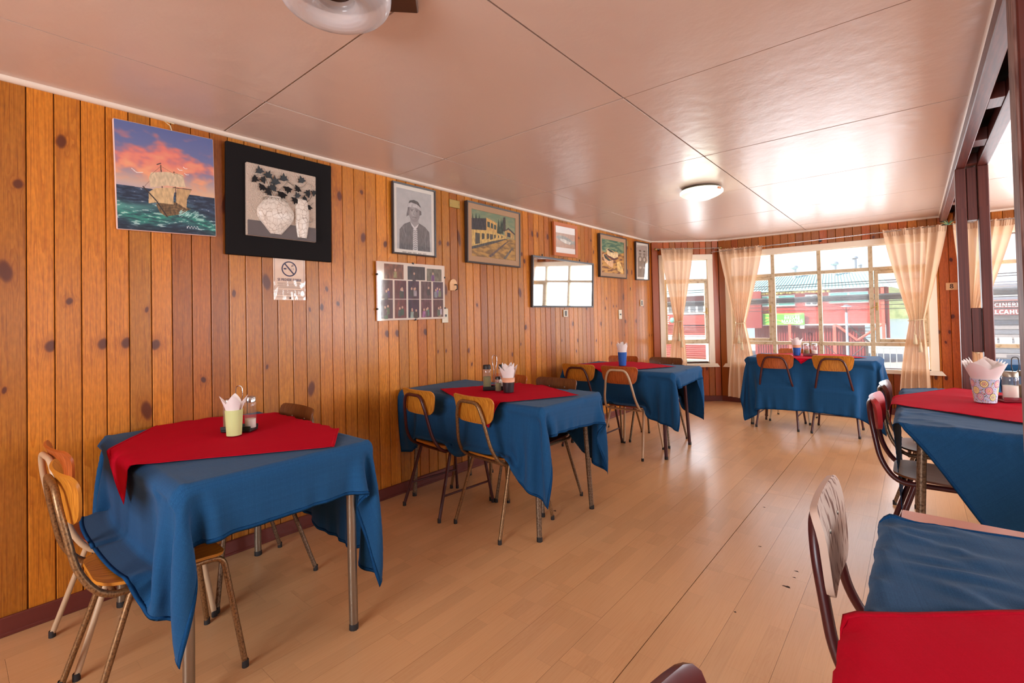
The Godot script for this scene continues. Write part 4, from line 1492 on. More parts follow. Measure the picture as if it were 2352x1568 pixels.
# ------------------------------------------------------------------ curtains
func curtain(label: String, o: Vector3, b: Basis, sl: float, sr: float, yt: float, tie: Array, bot: Array, folds: float, zoff := 0.075, header := true):
	# sl, sr: top left and right along the wall; tie: [centre, half width, height]; bot: [left, right, height]
	var t := thing("curtain", label, "curtain", o, 0.0, "sheer curtains")
	t.basis = b
	var ft: float = (yt - tie[2]) / (yt - bot[2])
	var edge := func(v: float, top: float, mid: float, low: float) -> float:
		if v < ft:
			var q := v / ft
			return lerp(top, mid, pow(q, 1.15) if q < 1.0 else 1.0)
		var q2 := (v - ft) / (1.0 - ft)
		return lerp(mid, low, sin(q2 * PI / 2) * 0.8 + q2 * 0.2)
	var fn := func(u, v):
		var a: float = edge.call(v, sl, tie[0] - tie[1], bot[0])
		var c: float = edge.call(v, sr, tie[0] + tie[1], bot[1])
		var q: float = clamp(1.0 - abs(v - ft) * 3.0, 0.0, 1.0)
		var uu: float = u + 0.035 * sin(u * 9.0 + 1.0)
		var fold: float = sin(uu * TAU * folds) * (0.012 + 0.014 * q) + sin(uu * TAU * folds * 0.5 + 1.0) * 0.010
		var bulge: float = 0.02 * q
		return Vector3(lerp(a, c, u) + 0.004 * sin(uu * TAU * folds + 1.2), lerp(yt, bot[2], v) - 0.012 * sin(u * PI) * (1.0 if v > 0.97 else 0.0), zoff + fold + bulge)
	var st := S()
	sheet(st, int(folds * 14), 40, fn)
	put(st, "panel", M.sheer, t)
	if header:
		st = S()
		sheet(st, int(folds * 16), 2, func(u, v):
			var p: Vector3 = fn.call(u, v * 0.032)
			p.z += 0.004 * sin(u * 160.0) + 0.003
			p.y += 0.012 * (1.0 - v) + 0.004 * sin(u * 90.0)
			return p)
		put(st, "header", M.sheer_header, t)
	# tie cord with two tassels
	st = S()
	var ring := []
	for k in 19:
		var a := TAU * k / 18.0
		ring.append(Vector3(tie[0] + cos(a) * (tie[1] + 0.012), tie[2] + 0.01 * cos(a), zoff + 0.02 + sin(a) * 0.05))
	tube(st, ring, 0.0055, 6, -1.0, false)
	put(st, "tie_cord", M.cord, t)
	for k in 2:
		var x: float = tie[0] + (k * 2 - 1) * tie[1] * 0.32
		var l: float = 0.18 + 0.09 * k
		var cs := S()
		var pts := []
		for e in 9:
			pts.append(Vector3(x + 0.004 * sin(e * 1.7), tie[2] - l * e / 8.0, zoff + 0.075 + 0.003 * cos(e * 1.7)))
		tube(cs, pts, 0.004, 6)
		put(cs, "tassel_cord", M.cord, t)
		var ts := S()
		lathe(ts, [Vector2(0, 0.012), Vector2(0.009, 0.008), Vector2(0.013, -0.004), Vector2(0.010, -0.016), Vector2(0.0125, -0.022), Vector2(0.018, -0.06), Vector2(0.021, -0.105), Vector2(0.0, -0.10)], 16, Vector3(x, tie[2] - l, zoff + 0.075), func(a): return 1.0 + 0.06 * sin(a * 8.0))
		put(ts, "tassel", M.cord, t)

func rod(label: String, a: Vector3, b: Vector3, brackets: Array, n: Vector3, finial := true):
	var t := thing("curtain_rod", label, "curtain rod", Vector3.ZERO, 0.0, "curtain rods")
	var st := S()
	tube(st, [a, a.lerp(b, 0.5), b], 0.0065, 10)
	put(st, "rod", M.chrome if not finial else M.steel_dull, t)
	for k in brackets:
		st = S()
		var p := a.lerp(b, k)
		tube(st, [p, p - n * 0.02, p - n * 0.075], 0.006, 8)
		box(st, p - n * 0.074, Vector3(0.03, 0.04, 0.008), 0.002)
		put(st, "bracket", M.dark_metal, t)
	if finial:
		for e in [[a, (a - b).normalized()], [b, (b - a).normalized()]]:
			st = S()
			for k in 4:
				pass
			lathe(st, [Vector2(0, -0.02), Vector2(0.012, -0.014), Vector2(0.02, 0.0), Vector2(0.012, 0.014), Vector2(0, 0.02)], 12, e[0] + e[1] * 0.012)
			put(st, "finial", M.brass, t)

func build_curtains():
	var bb := along(BAY_A, BAY_B)
	var fd := Vector3(1, 0, -0.055).normalized()
	var fb := along(BAY_B, BAY_B + fd)
	curtain("sheer curtain tied in the middle at the small bay window", BAY_A, bb, 0.113, 0.60, 2.245, [0.35, 0.062, 1.185], [0.19, 0.47, 0.40], 6.0)
	curtain("sheer curtain tied at the left end of the long window", BAY_B, fb, 0.03, 0.60, 2.215, [0.30, 0.055, 1.14], [0.10, 0.50, 0.085], 7.0)
	curtain("wide sheer curtain with long tassels at the right end of the long window", BAY_B, fb, 1.925, 2.52, 2.25, [2.22, 0.07, 1.16], [2.03, 2.33, 0.12], 7.0, 0.08)
	curtain("sheer curtain of the next room's window, seen between the post boards", BAY_B, fb, 2.56, 3.07, 2.25, [2.70, 0.06, 1.16], [2.60, 2.85, 0.12], 6.0, 0.08)
	var n1 := bb.z
	var n2 := fb.z
	rod("short rod over the small bay window with ball ends", BAY_A + bb.x * 0.06 + Vector3(0, 2.247, 0) + n1 * 0.078, BAY_A + bb.x * 0.99 + Vector3(0, 2.247, 0) + n1 * 0.078, [0.05, 0.92], n1)
	rod("long thin rod over the long window, sagging at the left end", BAY_B + fb.x * -0.08 + Vector3(0, 2.193, 0) + n2 * 0.085, BAY_B + fb.x * 2.56 + Vector3(0, 2.252, 0) + n2 * 0.085, [0.08, 0.515, 0.97], n2, false)
	rod("rod over the next room's window", BAY_B + fb.x * 2.62 + Vector3(0, 2.25, 0) + n2 * 0.085, BAY_B + fb.x * 4.9 + Vector3(0, 2.25, 0) + n2 * 0.085, [0.05, 0.95], n2, false)
	# sprig of plastic leaves on the rod's end by the beam
	var sp := thing("leaf_sprig", "green sprig with yellow tips where the curtain rod meets the beam", "plant", BAY_B + fb.x * 2.53 + Vector3(0, 2.25, 0) + n2 * 0.10)
	mat("sprig_green", rgb8(74, 130, 104), 0.6)
	mat("sprig_yellow", rgb8(206, 196, 120), 0.6)
	var r := RandomNumberGenerator.new()
	r.seed = 4
	for k in 14:
		var st := S()
		var d := Vector3(r.randf_range(-1, 0.6), r.randf_range(-0.1, 1.0), r.randf_range(-0.2, 0.8)).normalized()
		tube(st, [Vector3.ZERO, d * 0.05 + Vector3(0, 0.004, 0), d * 0.095], 0.005, 5, 0.0006)
		put(st, "leaf", M.sprig_yellow if k % 4 == 0 else M.sprig_green, sp)

# ------------------------------------------------------------------ drawing flat prints and paintings
func disc(im: Image, c: Vector2, rx: float, ry: float, col: Color, soft := 0.0):
	for y in range(max(int(c.y - ry), 0), min(int(c.y + ry) + 1, im.get_height())):
		for x in range(max(int(c.x - rx), 0), min(int(c.x + rx) + 1, im.get_width())):
			var d := Vector2((x - c.x) / rx, (y - c.y) / ry).length_squared()
			if d < 1.0:
				im.set_pixel(x, y, col if soft <= 0.0 else im.get_pixel(x, y).lerp(col, clamp((1.0 - d) / soft, 0.0, 1.0) * col.a))

func shape(im: Image, pts: Array, col: Color, rough: FastNoiseLite = null, amt := 0.12):
	# points in 0..1
	var W := im.get_width()
	var H := im.get_height()
	var poly := PackedVector2Array()
	var lo := Vector2(1e9, 1e9)
	var hi := Vector2(-1e9, -1e9)
	for p in pts:
		var q := Vector2(p[0] * W, p[1] * H)
		poly.append(q)
		lo = lo.min(q)
		hi = hi.max(q)
	for y in range(max(int(lo.y), 0), min(int(hi.y) + 1, H)):
		for x in range(max(int(lo.x), 0), min(int(hi.x) + 1, W)):
			if Geometry2D.is_point_in_polygon(Vector2(x + 0.5, y + 0.5), poly):
				var c := col
				if rough:
					c = col * (1.0 + amt * rough.get_noise_2d(x * 1.0, y * 0.35))
				im.set_pixel(x, y, Color(clamp(c.r, 0, 1), clamp(c.g, 0, 1), clamp(c.b, 0, 1)))

func stroke(im: Image, pts: Array, w: float, col: Color):
	var W := im.get_width()
	var H := im.get_height()
	for i in pts.size() - 1:
		var a := Vector2(pts[i][0] * W, pts[i][1] * H)
		var b := Vector2(pts[i + 1][0] * W, pts[i + 1][1] * H)
		var n := int(a.distance_to(b)) + 1
		for k in n + 1:
			disc(im, a.lerp(b, float(k) / n), w, w, col)

func ship_picture() -> ImageTexture:
	var W := 320
	var H := 400
	var im := Image.create(W, H, false, Image.FORMAT_RGB8)
	var cl := noise(0.010, 81, 3)
	var sea := noise(0.03, 82, 4)
	for y in H:
		var v := float(y) / H
		for x in W:
			var u := float(x) / W
			var c: Color
			if v < 0.60 + 0.015 * (u - 0.5):
				c = rgb8(88, 100, 150).lerp(rgb8(150, 140, 165), v * 1.2)
				c = c.lerp(rgb8(214, 172, 140), clamp((v - 0.36) * 4.5, 0.0, 1.0))
				var m := cl.get_noise_2d(x, y * 1.5) * 0.5
				var e: float = 0.40 - abs(v - 0.36) * 1.5 + m * 0.8 - 0.16 * abs(u - 0.4) - clamp((u - 0.78) * 0.5, 0.0, 1.0) * clamp(0.5 - v, 0.0, 1.0) * 4.0
				var k: float = smoothstep(-0.05, 0.36, e)
				c = c.lerp(rgb8(228, 120, 104).lerp(rgb8(236, 158, 116), clamp((v - 0.28) * 5.0 + m * 2.0, 0.0, 1.0)), k * 0.95)
				c = c.lerp(rgb8(150, 160, 196), clamp((v - 0.53) * 12.0, 0.0, 0.7) * clamp(0.8 - u, 0, 1))
			else:
				var n := sea.get_noise_2d(x * 0.6, y * 2.2)
				c = rgb8(30, 42, 62).lerp(rgb8(66, 84, 110), clamp(n * 1.6 + 0.25, 0.0, 1.0))
				var w1: float = exp(-pow((v - 0.86 - 0.10 * (u - 0.5) - 0.05 * sin(u * 7.0)) * 13.0, 2.0))
				c = c.lerp(rgb8(52, 146, 124), w1 * (0.75 + n))
				var w2: float = exp(-pow((v - 0.74 - 0.05 * sin(u * 5.0 + 1.0)) * 26.0, 2.0)) * clamp(1.2 - u * 1.6, 0.0, 1.0)
				c = c.lerp(rgb8(86, 150, 140), w2 * 0.8)
				if n > 0.30 and (w1 > 0.25 or w2 > 0.3 or sea.get_noise_2d(x * 2.0 + 90, y * 3.0) > 0.40):
					c = c.lerp(rgb8(214, 224, 220), 0.6)
				if v > 0.95: c = c.lerp(rgb8(24, 34, 46), 0.5)
			im.set_pixel(x, y, c)
	var ro := noise(0.09, 83, 2)
	# hull, sails, masts
	shape(im, [[0.368, 0.739], [0.452, 0.710], [0.584, 0.699], [0.728, 0.751], [0.608, 0.814], [0.464, 0.848], [0.404, 0.814]], rgb8(110, 84, 54), ro, 0.4)
	for k in 4:
		stroke(im, [[0.41 + k * 0.012, 0.755 + k * 0.022], [0.56, 0.72 + k * 0.027], [0.70 - k * 0.022, 0.762 + k * 0.014]], 0.6, rgb8(64, 46, 32))
	stroke(im, [[0.428, 0.354], [0.440, 0.722]], 1.6, rgb8(66, 48, 38))
	stroke(im, [[0.560, 0.400], [0.578, 0.722]], 1.4, rgb8(66, 48, 38))
	shape(im, [[0.308, 0.492], [0.332, 0.440], [0.488, 0.412], [0.656, 0.417], [0.680, 0.538], [0.608, 0.544], [0.488, 0.544], [0.320, 0.584]], rgb8(206, 182, 148), ro, 0.12)
	shape(im, [[0.302, 0.630], [0.368, 0.584], [0.572, 0.555], [0.548, 0.653], [0.548, 0.722], [0.368, 0.722], [0.296, 0.739]], rgb8(200, 168, 122), ro, 0.14)
	shape(im, [[0.584, 0.561], [0.740, 0.561], [0.692, 0.653], [0.680, 0.751], [0.572, 0.699]], rgb8(186, 150, 104), ro, 0.14)
	stroke(im, [[0.248, 0.584], [0.368, 0.699], [0.476, 0.848]], 2.0, rgb8(48, 40, 36))
	stroke(im, [[0.548, 0.555], [0.740, 0.552]], 1.4, rgb8(60, 44, 36))
	stroke(im, [[0.392, 0.354], [0.428, 0.337]], 1.6, rgb8(50, 44, 44))
	for q in [[[0.428, 0.365], [0.332, 0.458]], [[0.428, 0.365], [0.572, 0.423]], [[0.560, 0.400], [0.656, 0.434]], [[0.308, 0.527], [0.248, 0.595]]]:
		stroke(im, q, 0.5, rgb8(84, 66, 58))
	for k in 50:
		var q := Vector2(0.62 + rng.randf() * 0.2, 0.76 + rng.randf() * 0.06)
		stroke(im, [[q.x - 0.03, q.y + 0.02], [q.x, q.y]], 0.7, rgb8(170, 214, 206))
	# gulls and the painter's scrawl
	for g in [[0.19, 0.46, 0.045], [0.62, 0.375, 0.022], [0.68, 0.35, 0.018], [0.69, 0.41, 0.018]]:
		stroke(im, [[g[0] - g[2], g[1] - g[2] * 0.7], [g[0], g[1]], [g[0] + g[2] * 1.3, g[1] - g[2] * 0.2]], 1.0, rgb8(238, 234, 232))
	var pr := [0.68, 0.925]
	for k in 9:
		var nx: Array = [0.68 + k * 0.016, 0.925 + (0.02 if k % 2 == 0 else -0.008)]
		stroke(im, [pr, nx], 0.7, rgb8(226, 232, 232))
		pr = nx
	return ImageTexture.create_from_image(im)

func street_picture() -> ImageTexture:
	var W := 300
	var H := 220
	var im := Image.create(W, H, false, Image.FORMAT_RGB8)
	var n := noise(0.03, 84, 4)
	for y in H:
		for x in W:
			var v := float(y) / H
			var k := n.get_noise_2d(x * 0.5, y * 1.4)
			var c := rgb8(112, 126, 96).lerp(rgb8(146, 140, 102), clamp(v * 1.6 + k, 0.0, 1.0))
			if v > 0.5:
				c = rgb8(176, 130, 62).lerp(rgb8(120, 88, 48), clamp(0.4 + k * 1.6, 0.0, 1.0))
			im.set_pixel(x, y, c)
	var ro := noise(0.08, 85, 2)
	for q in [[0.03, 0.30], [0.10, 0.24], [0.17, 0.28], [0.60, 0.30], [0.66, 0.26], [0.70, 0.2]]:
		shape(im, [[q[0], 0.02 + q[1] * 0.2], [q[0] + 0.05, q[1] + 0.16], [q[0] - 0.05, q[1] + 0.16]], rgb8(52, 60, 46), ro, 0.4)
	shape(im, [[0.71, 0.04], [0.76, 0.02], [0.77, 0.36], [0.71, 0.36]], rgb8(66, 54, 46), ro, 0.3)
	shape(im, [[0.0, 0.20], [0.32, 0.14], [0.32, 0.40], [0.0, 0.44]], rgb8(58, 50, 50), ro, 0.3)
	shape(im, [[0.32, 0.12], [0.56, 0.20], [0.56, 0.42], [0.32, 0.40]], rgb8(198, 152, 84), ro, 0.15)
	for k in 3:
		shape(im, [[0.345 + k * 0.075, 0.20 + k * 0.02], [0.40 + k * 0.07, 0.21 + k * 0.02], [0.40 + k * 0.07, 0.33 + k * 0.012], [0.345 + k * 0.075, 0.32 + k * 0.012]], rgb8(62, 72, 62))
	shape(im, [[0.0, 0.44], [0.32, 0.40], [0.56, 0.42], [0.78, 0.46], [0.78, 0.51], [0.45, 0.62], [0.0, 0.80]], rgb8(196, 158, 88), ro, 0.18)
	for q in [[0.08, 0.10, 0.49, 0.74], [0.22, 0.06, 0.48, 0.62], [0.33, 0.05, 0.47, 0.60], [0.40, 0.07, 0.47, 0.60], [0.49, 0.04, 0.47, 0.56], [0.58, 0.03, 0.47, 0.54], [0.66, 0.03, 0.47, 0.53]]:
		shape(im, [[q[0], q[2]], [q[0] + q[1], q[2]], [q[0] + q[1], q[3] - 0.03], [q[0], q[3]]], rgb8(74, 66, 54), ro, 0.2)
	shape(im, [[0.0, 0.80], [0.45, 0.62], [0.76, 0.52], [0.80, 0.52], [0.5, 0.66], [0.0, 0.86]], rgb8(74, 68, 62), ro, 0.3)
	shape(im, [[0.74, 0.34], [0.83, 0.27], [0.97, 0.36], [0.97, 0.50], [0.74, 0.46]], rgb8(178, 138, 80), ro, 0.2)
	shape(im, [[0.72, 0.36], [0.83, 0.25], [0.99, 0.36], [0.99, 0.40], [0.83, 0.29]], rgb8(66, 54, 52))
	shape(im, [[0.80, 0.36], [0.88, 0.37], [0.88, 0.47], [0.80, 0.46]], rgb8(50, 50, 56))
	shape(im, [[0.36, 0.97], [0.72, 0.64], [0.86, 0.53], [0.80, 0.60], [0.42, 0.98]], rgb8(92, 72, 64), ro, 0.3)
	shape(im, [[0.70, 0.98], [0.92, 0.70], [0.94, 0.72], [0.76, 0.99]], rgb8(96, 84, 72), ro, 0.3)
	return ImageTexture.create_from_image(im)

func boats_picture() -> ImageTexture:
	var W := 240
	var H := 260
	var im := Image.create(W, H, false, Image.FORMAT_RGB8)
	var n := noise(0.025, 86, 4)
	for y in H:
		for x in W:
			var v := float(y) / H
			var k := n.get_noise_2d(x * 0.5 + y * 0.3, y * 1.3)
			var c := rgb8(60, 96, 76).lerp(rgb8(128, 140, 100), clamp(0.5 + k * 2.0, 0.0, 1.0))
			if v > 0.36 + 0.1 * k:
				c = rgb8(196, 142, 66).lerp(rgb8(112, 66, 34), clamp(0.35 + k * 2.0, 0.0, 1.0))
			im.set_pixel(x, y, c)
	var ro := noise(0.06, 87, 2)
	shape(im, [[0.20, 0.30], [0.28, 0.26], [0.62, 0.36], [0.74, 0.34], [0.72, 0.50], [0.55, 0.56], [0.26, 0.48]], rgb8(222, 190, 140), ro, 0.2)
	shape(im, [[0.24, 0.30], [0.30, 0.27], [0.58, 0.36], [0.40, 0.37]], rgb8(50, 54, 46))
	shape(im, [[0.24, 0.46], [0.55, 0.54], [0.72, 0.48], [0.70, 0.55], [0.52, 0.60], [0.27, 0.53]], rgb8(96, 46, 36), ro, 0.2)
	shape(im, [[0.05, 0.46], [0.12, 0.44], [0.36, 0.60], [0.52, 0.60], [0.48, 0.84], [0.30, 0.78], [0.12, 0.66]], rgb8(216, 168, 122), ro, 0.2)
	shape(im, [[0.08, 0.47], [0.14, 0.46], [0.36, 0.60], [0.46, 0.61], [0.30, 0.64], [0.14, 0.57]], rgb8(54, 56, 44))
	shape(im, [[0.66, 0.66], [0.80, 0.60], [0.96, 0.86], [0.94, 0.98], [0.70, 0.90]], rgb8(222, 178, 104), ro, 0.25)
	return ImageTexture.create_from_image(im)

func whale_picture() -> ImageTexture:
	var im := Image.create(160, 240, false, Image.FORMAT_RGB8)
	im.fill(rgb8(232, 226, 220))
	var ro := noise(0.05, 88, 3)
	shape(im, [[0, 0.25], [1, 0.25], [1, 0.79], [0, 0.79]], rgb8(176, 134, 106), ro, 0.14)
	shape(im, [[0.02, 0.42], [0.20, 0.35], [0.46, 0.35], [0.70, 0.42], [0.86, 0.50], [0.98, 0.48], [0.99, 0.66], [0.90, 0.60], [0.72, 0.66], [0.46, 0.62], [0.2, 0.52]], rgb8(132, 130, 118), ro, 0.3)
	shape(im, [[0.20, 0.46], [0.46, 0.47], [0.78, 0.56], [0.72, 0.64], [0.48, 0.61], [0.26, 0.54]], rgb8(206, 200, 188), ro, 0.2)
	return ImageTexture.create_from_image(im)

func portrait_picture() -> ImageTexture:
	# an old grey photograph: a man with a cloth band round his head and a patterned cloak front
	var W := 300
	var H := 400
	var im := Image.create(W, H, false, Image.FORMAT_RGB8)
	var n := noise(0.02, 89, 3)
	for y in H:
		for x in W:
			var g := 0.70 + 0.03 * n.get_noise_2d(x, y)
			im.set_pixel(x, y, Color(g, g * 0.985, g * 0.97))
	var ro := noise(0.06, 90, 3)
	shape(im, [[0.06, 1.0], [0.07, 0.68], [0.20, 0.58], [0.36, 0.53], [0.62, 0.53], [0.80, 0.58], [0.93, 0.66], [0.95, 1.0]], rgb8(96, 92, 92), ro, 0.25)
	stroke(im, [[0.16, 0.62], [0.24, 0.78], [0.24, 1.0]], 1.0, rgb8(170, 166, 164))
	stroke(im, [[0.84, 0.62], [0.80, 0.78], [0.82, 1.0]], 1.0, rgb8(160, 156, 154))
	shape(im, [[0.38, 0.46], [0.60, 0.46], [0.62, 0.55], [0.50, 0.61], [0.37, 0.54]], rgb8(150, 144, 142))
	shape(im, [[0.37, 0.53], [0.50, 0.61], [0.62, 0.54], [0.58, 0.60], [0.50, 0.66], [0.41, 0.59]], rgb8(206, 200, 198))
	shape(im, [[0.45, 0.64], [0.57, 0.64], [0.58, 1.0], [0.44, 1.0]], rgb8(204, 200, 198))
	for k in 11:
		stroke(im, [[0.455, 0.66 + k * 0.031], [0.51, 0.675 + k * 0.031], [0.565, 0.655 + k * 0.031]], 2.2, rgb8(96, 92, 92))
	disc(im, Vector2(0.49 * W, 0.35 * H), 0.165 * W, 0.175 * H, rgb8(140, 132, 130))
	disc(im, Vector2(0.45 * W, 0.36 * H), 0.10 * W, 0.13 * H, Color(rgb8(176, 168, 166), 1.0), 1.2)
	shape(im, [[0.30, 0.26], [0.36, 0.175], [0.48, 0.15], [0.60, 0.17], [0.68, 0.25], [0.69, 0.30], [0.50, 0.25], [0.32, 0.29]], rgb8(70, 66, 66), ro, 0.25)
	shape(im, [[0.30, 0.23], [0.40, 0.20], [0.56, 0.215], [0.69, 0.265], [0.69, 0.32], [0.54, 0.275], [0.31, 0.285]], rgb8(186, 180, 178), ro, 0.15)
	shape(im, [[0.31, 0.29], [0.35, 0.29], [0.34, 0.42], [0.26, 0.45]], rgb8(104, 98, 98), ro, 0.3)
	shape(im, [[0.64, 0.31], [0.69, 0.32], [0.70, 0.38], [0.64, 0.40]], rgb8(84, 80, 80), ro, 0.3)
	for sx in [0.42, 0.56]:
		stroke(im, [[sx - 0.045, 0.315], [sx + 0.045, 0.312]], 1.8, rgb8(84, 78, 78))
		disc(im, Vector2(sx * W, 0.337 * H), 8, 3, rgb8(76, 70, 70))
	stroke(im, [[0.485, 0.34], [0.47, 0.395], [0.50, 0.405]], 1.6, rgb8(104, 98, 96))
	stroke(im, [[0.43, 0.445], [0.48, 0.437], [0.55, 0.447]], 1.8, rgb8(90, 82, 82))
	stroke(im, [[0.40, 0.41], [0.42, 0.44]], 1.0, rgb8(112, 106, 104))
	stroke(im, [[0.57, 0.41], [0.575, 0.445]], 1.0, rgb8(112, 106, 104))
	return ImageTexture.create_from_image(im)

func couple_picture() -> ImageTexture:
	var W := 200
	var H := 330
	var im := Image.create(W, H, false, Image.FORMAT_RGB8)
	im.fill(rgb8(172, 160, 148))
	var ro := noise(0.05, 92, 3)
	for q in [0.30, 0.70]:
		shape(im, [[q - 0.24, 1.0], [q - 0.22, 0.42], [q - 0.10, 0.34], [q + 0.10, 0.34], [q + 0.22, 0.42], [q + 0.25, 1.0]], rgb8(98, 88, 80), ro, 0.25)
		disc(im, Vector2(q * W, 0.25 * H), 0.12 * W, 0.085 * H, rgb8(112, 100, 92))
		shape(im, [[q - 0.13, 0.235], [q - 0.08, 0.155], [q + 0.08, 0.155], [q + 0.13, 0.235]], rgb8(66, 58, 54), ro, 0.2)
		shape(im, [[q - 0.13, 0.21], [q + 0.13, 0.21], [q + 0.13, 0.235], [q - 0.13, 0.235]], rgb8(190, 180, 168))
		disc(im, Vector2(q * W, 0.44 * H), 0.10 * W, 0.06 * H, rgb8(196, 184, 170))
		disc(im, Vector2(q * W, 0.70 * H), 0.12 * W, 0.035 * H, rgb8(186, 174, 162))
	return ImageTexture.create_from_image(im)

func collage_picture() -> ImageTexture:
	# snapshots pasted in rows on cream card
	var W := 420
	var H := 290
	var im := Image.create(W, H, false, Image.FORMAT_RGB8)
	im.fill(rgb8(224, 206, 188))
	var ro := noise(0.05, 93, 3)
	var r := RandomNumberGenerator.new()
	r.seed = 15
	var cells := [[0.09, 0.03, 0.36, 0.29], [0.42, 0.05, 0.68, 0.29], [0.71, 0.07, 0.95, 0.30]]
	for k in 5:
		var x0: float = 0.04 + k * 0.192
		cells.append([x0, 0.31, x0 + 0.165, 0.63])
		cells.append([x0, 0.64, x0 + 0.165, 0.97])
	var grounds := [rgb8(116, 72, 52), rgb8(60, 58, 60), rgb8(104, 100, 84), rgb8(74, 34, 42), rgb8(62, 40, 54), rgb8(88, 36, 40), rgb8(110, 52, 46), rgb8(66, 44, 60), rgb8(54, 36, 56), rgb8(92, 70, 70), rgb8(100, 60, 66), rgb8(70, 52, 66), rgb8(80, 48, 50)]
	for i in cells.size():
		var q: Array = cells[i]
		shape(im, [[q[0], q[1]], [q[2], q[1]], [q[2], q[3]], [q[0], q[3]]], grounds[i], ro, 0.4)
		for k in r.randi_range(1, 3):
			var cx: float = lerp(q[0], q[2], r.randf_range(0.25, 0.75))
			var cy: float = lerp(q[1], q[3], r.randf_range(0.35, 0.6))
			var col := Color.from_hsv(r.randf(), r.randf() * 0.5, r.randf_range(0.2, 0.65))
			shape(im, [[cx - 0.025, cy + 0.14], [cx - 0.022, cy + 0.03], [cx + 0.022, cy + 0.03], [cx + 0.025, cy + 0.14]], col, ro, 0.3)
			disc(im, Vector2(cx * W, cy * H), 5, 7, rgb8(204, 160, 134))
	return ImageTexture.create_from_image(im)

# ------------------------------------------------------------------ pictures on the left wall
func on_wall(called: String, label: String, category: String, z0: float, z1: float, y0: float, y1: float, lean := 0.0, roll := 0.0, group := "framed pictures on the pine wall") -> Node3D:
	# origin at the lower middle of the picture's back; x runs away from the camera along the wall, z into the room
	var t := thing(called, label, category, Vector3(WALL_X + 0.002, (y0 + y1) / 2, (z0 + z1) / 2), 0.0, group)
	t.basis = Basis(Vector3(0, 0, -1), Vector3.UP, Vector3(1, 0, 0)) * Basis(Vector3.RIGHT, lean) * Basis(Vector3.BACK, roll)
	if lean > 0.0:
		t.position.x += sin(lean) * (y1 - y0) / 2
	return t

func frame_mesh(w: float, h: float, fw: float, d: float, raise_ := 0.0) -> SurfaceTool:
	# four mitred members, each with a sloping face
	var st := S(false)
	var o := [Vector2(-w / 2, -h / 2), Vector2(w / 2, -h / 2), Vector2(w / 2, h / 2), Vector2(-w / 2, h / 2)]
	var i := [Vector2(-w / 2 + fw, -h / 2 + fw), Vector2(w / 2 - fw, -h / 2 + fw), Vector2(w / 2 - fw, h / 2 - fw), Vector2(-w / 2 + fw, h / 2 - fw)]
	for k in 4:
		var a: Vector2 = o[k]
		var b: Vector2 = o[(k + 1) % 4]
		var c: Vector2 = i[(k + 1) % 4]
		var e: Vector2 = i[k]
		quad(st, Vector3(a.x, a.y, d), Vector3(e.x, e.y, d + raise_), Vector3(c.x, c.y, d + raise_), Vector3(b.x, b.y, d))
		quad(st, Vector3(a.x, a.y, 0), Vector3(a.x, a.y, d), Vector3(b.x, b.y, d), Vector3(b.x, b.y, 0))
		quad(st, Vector3(e.x, e.y, d + raise_), Vector3(e.x, e.y, 0), Vector3(c.x, c.y, 0), Vector3(c.x, c.y, d + raise_))
		quad(st, Vector3(a.x, a.y, 0), Vector3(b.x, b.y, 0), Vector3(c.x, c.y, 0), Vector3(e.x, e.y, 0))
	return st

func print_face(w: float, h: float, z: float, m: Material, parent: Node, called: String, c := Vector2.ZERO):
	var st := S(false)
	quad(st, Vector3(c.x - w / 2, c.y - h / 2, z), Vector3(c.x - w / 2, c.y + h / 2, z), Vector3(c.x + w / 2, c.y + h / 2, z), Vector3(c.x + w / 2, c.y - h / 2, z), Vector2(0, 1), Vector2(0, 0), Vector2(1, 0), Vector2(1, 1))
	put(st, called, m, parent)

func framed(called: String, label: String, category: String, z0: float, z1: float, y0: float, y1: float, fw: float, d: float, frame_m: Material, liner: float, liner_m: Material, pic: Material, lean: float, roll := 0.0, glazed := false, print_inset := 0.0) -> Node3D:
	var w := z1 - z0
	w = abs(w)
	var h := y1 - y0
	var t := on_wall(called, label, category, z0, z1, y0, y1, lean, roll)
	put(frame_mesh(w, h, fw, d, -0.003), "frame", frame_m, t)
	boxed("backing", Vector3(0, 0, 0.004), Vector3(w - fw, h - fw, 0.006), M.sub_wall, t)
	if liner > 0.0:
		put(frame_mesh(w - 2 * fw, h - 2 * fw, liner, d * 0.8, -0.004), "liner", liner_m, t)
	var iw: float = w - 2 * fw - 2 * liner - 2 * print_inset
	var ih: float = h - 2 * fw - 2 * liner - 2 * print_inset
	if print_inset > 0.0:
		print_face(w - 2 * fw - 2 * liner, h - 2 * fw - 2 * liner, d * 0.5, M.mount_card, t, "mount")
	print_face(iw, ih, d * 0.55, pic, t, "print")
	if glazed:
		boxed("glass", Vector3(0, 0, d * 0.72), Vector3(w - 2 * fw, h - 2 * fw, 0.002), M.picture_glass, t)
	return t

func hanger(t: Node3D, w: float, y: float):
	# string over a nail
	var st := S()
	tube(st, [Vector3(-w * 0.12, y, 0.012), Vector3(0, y + 0.03, 0.012), Vector3(w * 0.12, y, 0.012)], 0.0012, 5)
	put(st, "string", M.dark_metal, t)
	st = S()
	tube(st, [Vector3(0, y + 0.028, -0.004), Vector3(0, y + 0.031, 0.018)], 0.0018, 6)
	put(st, "nail", M.dark_metal, t)

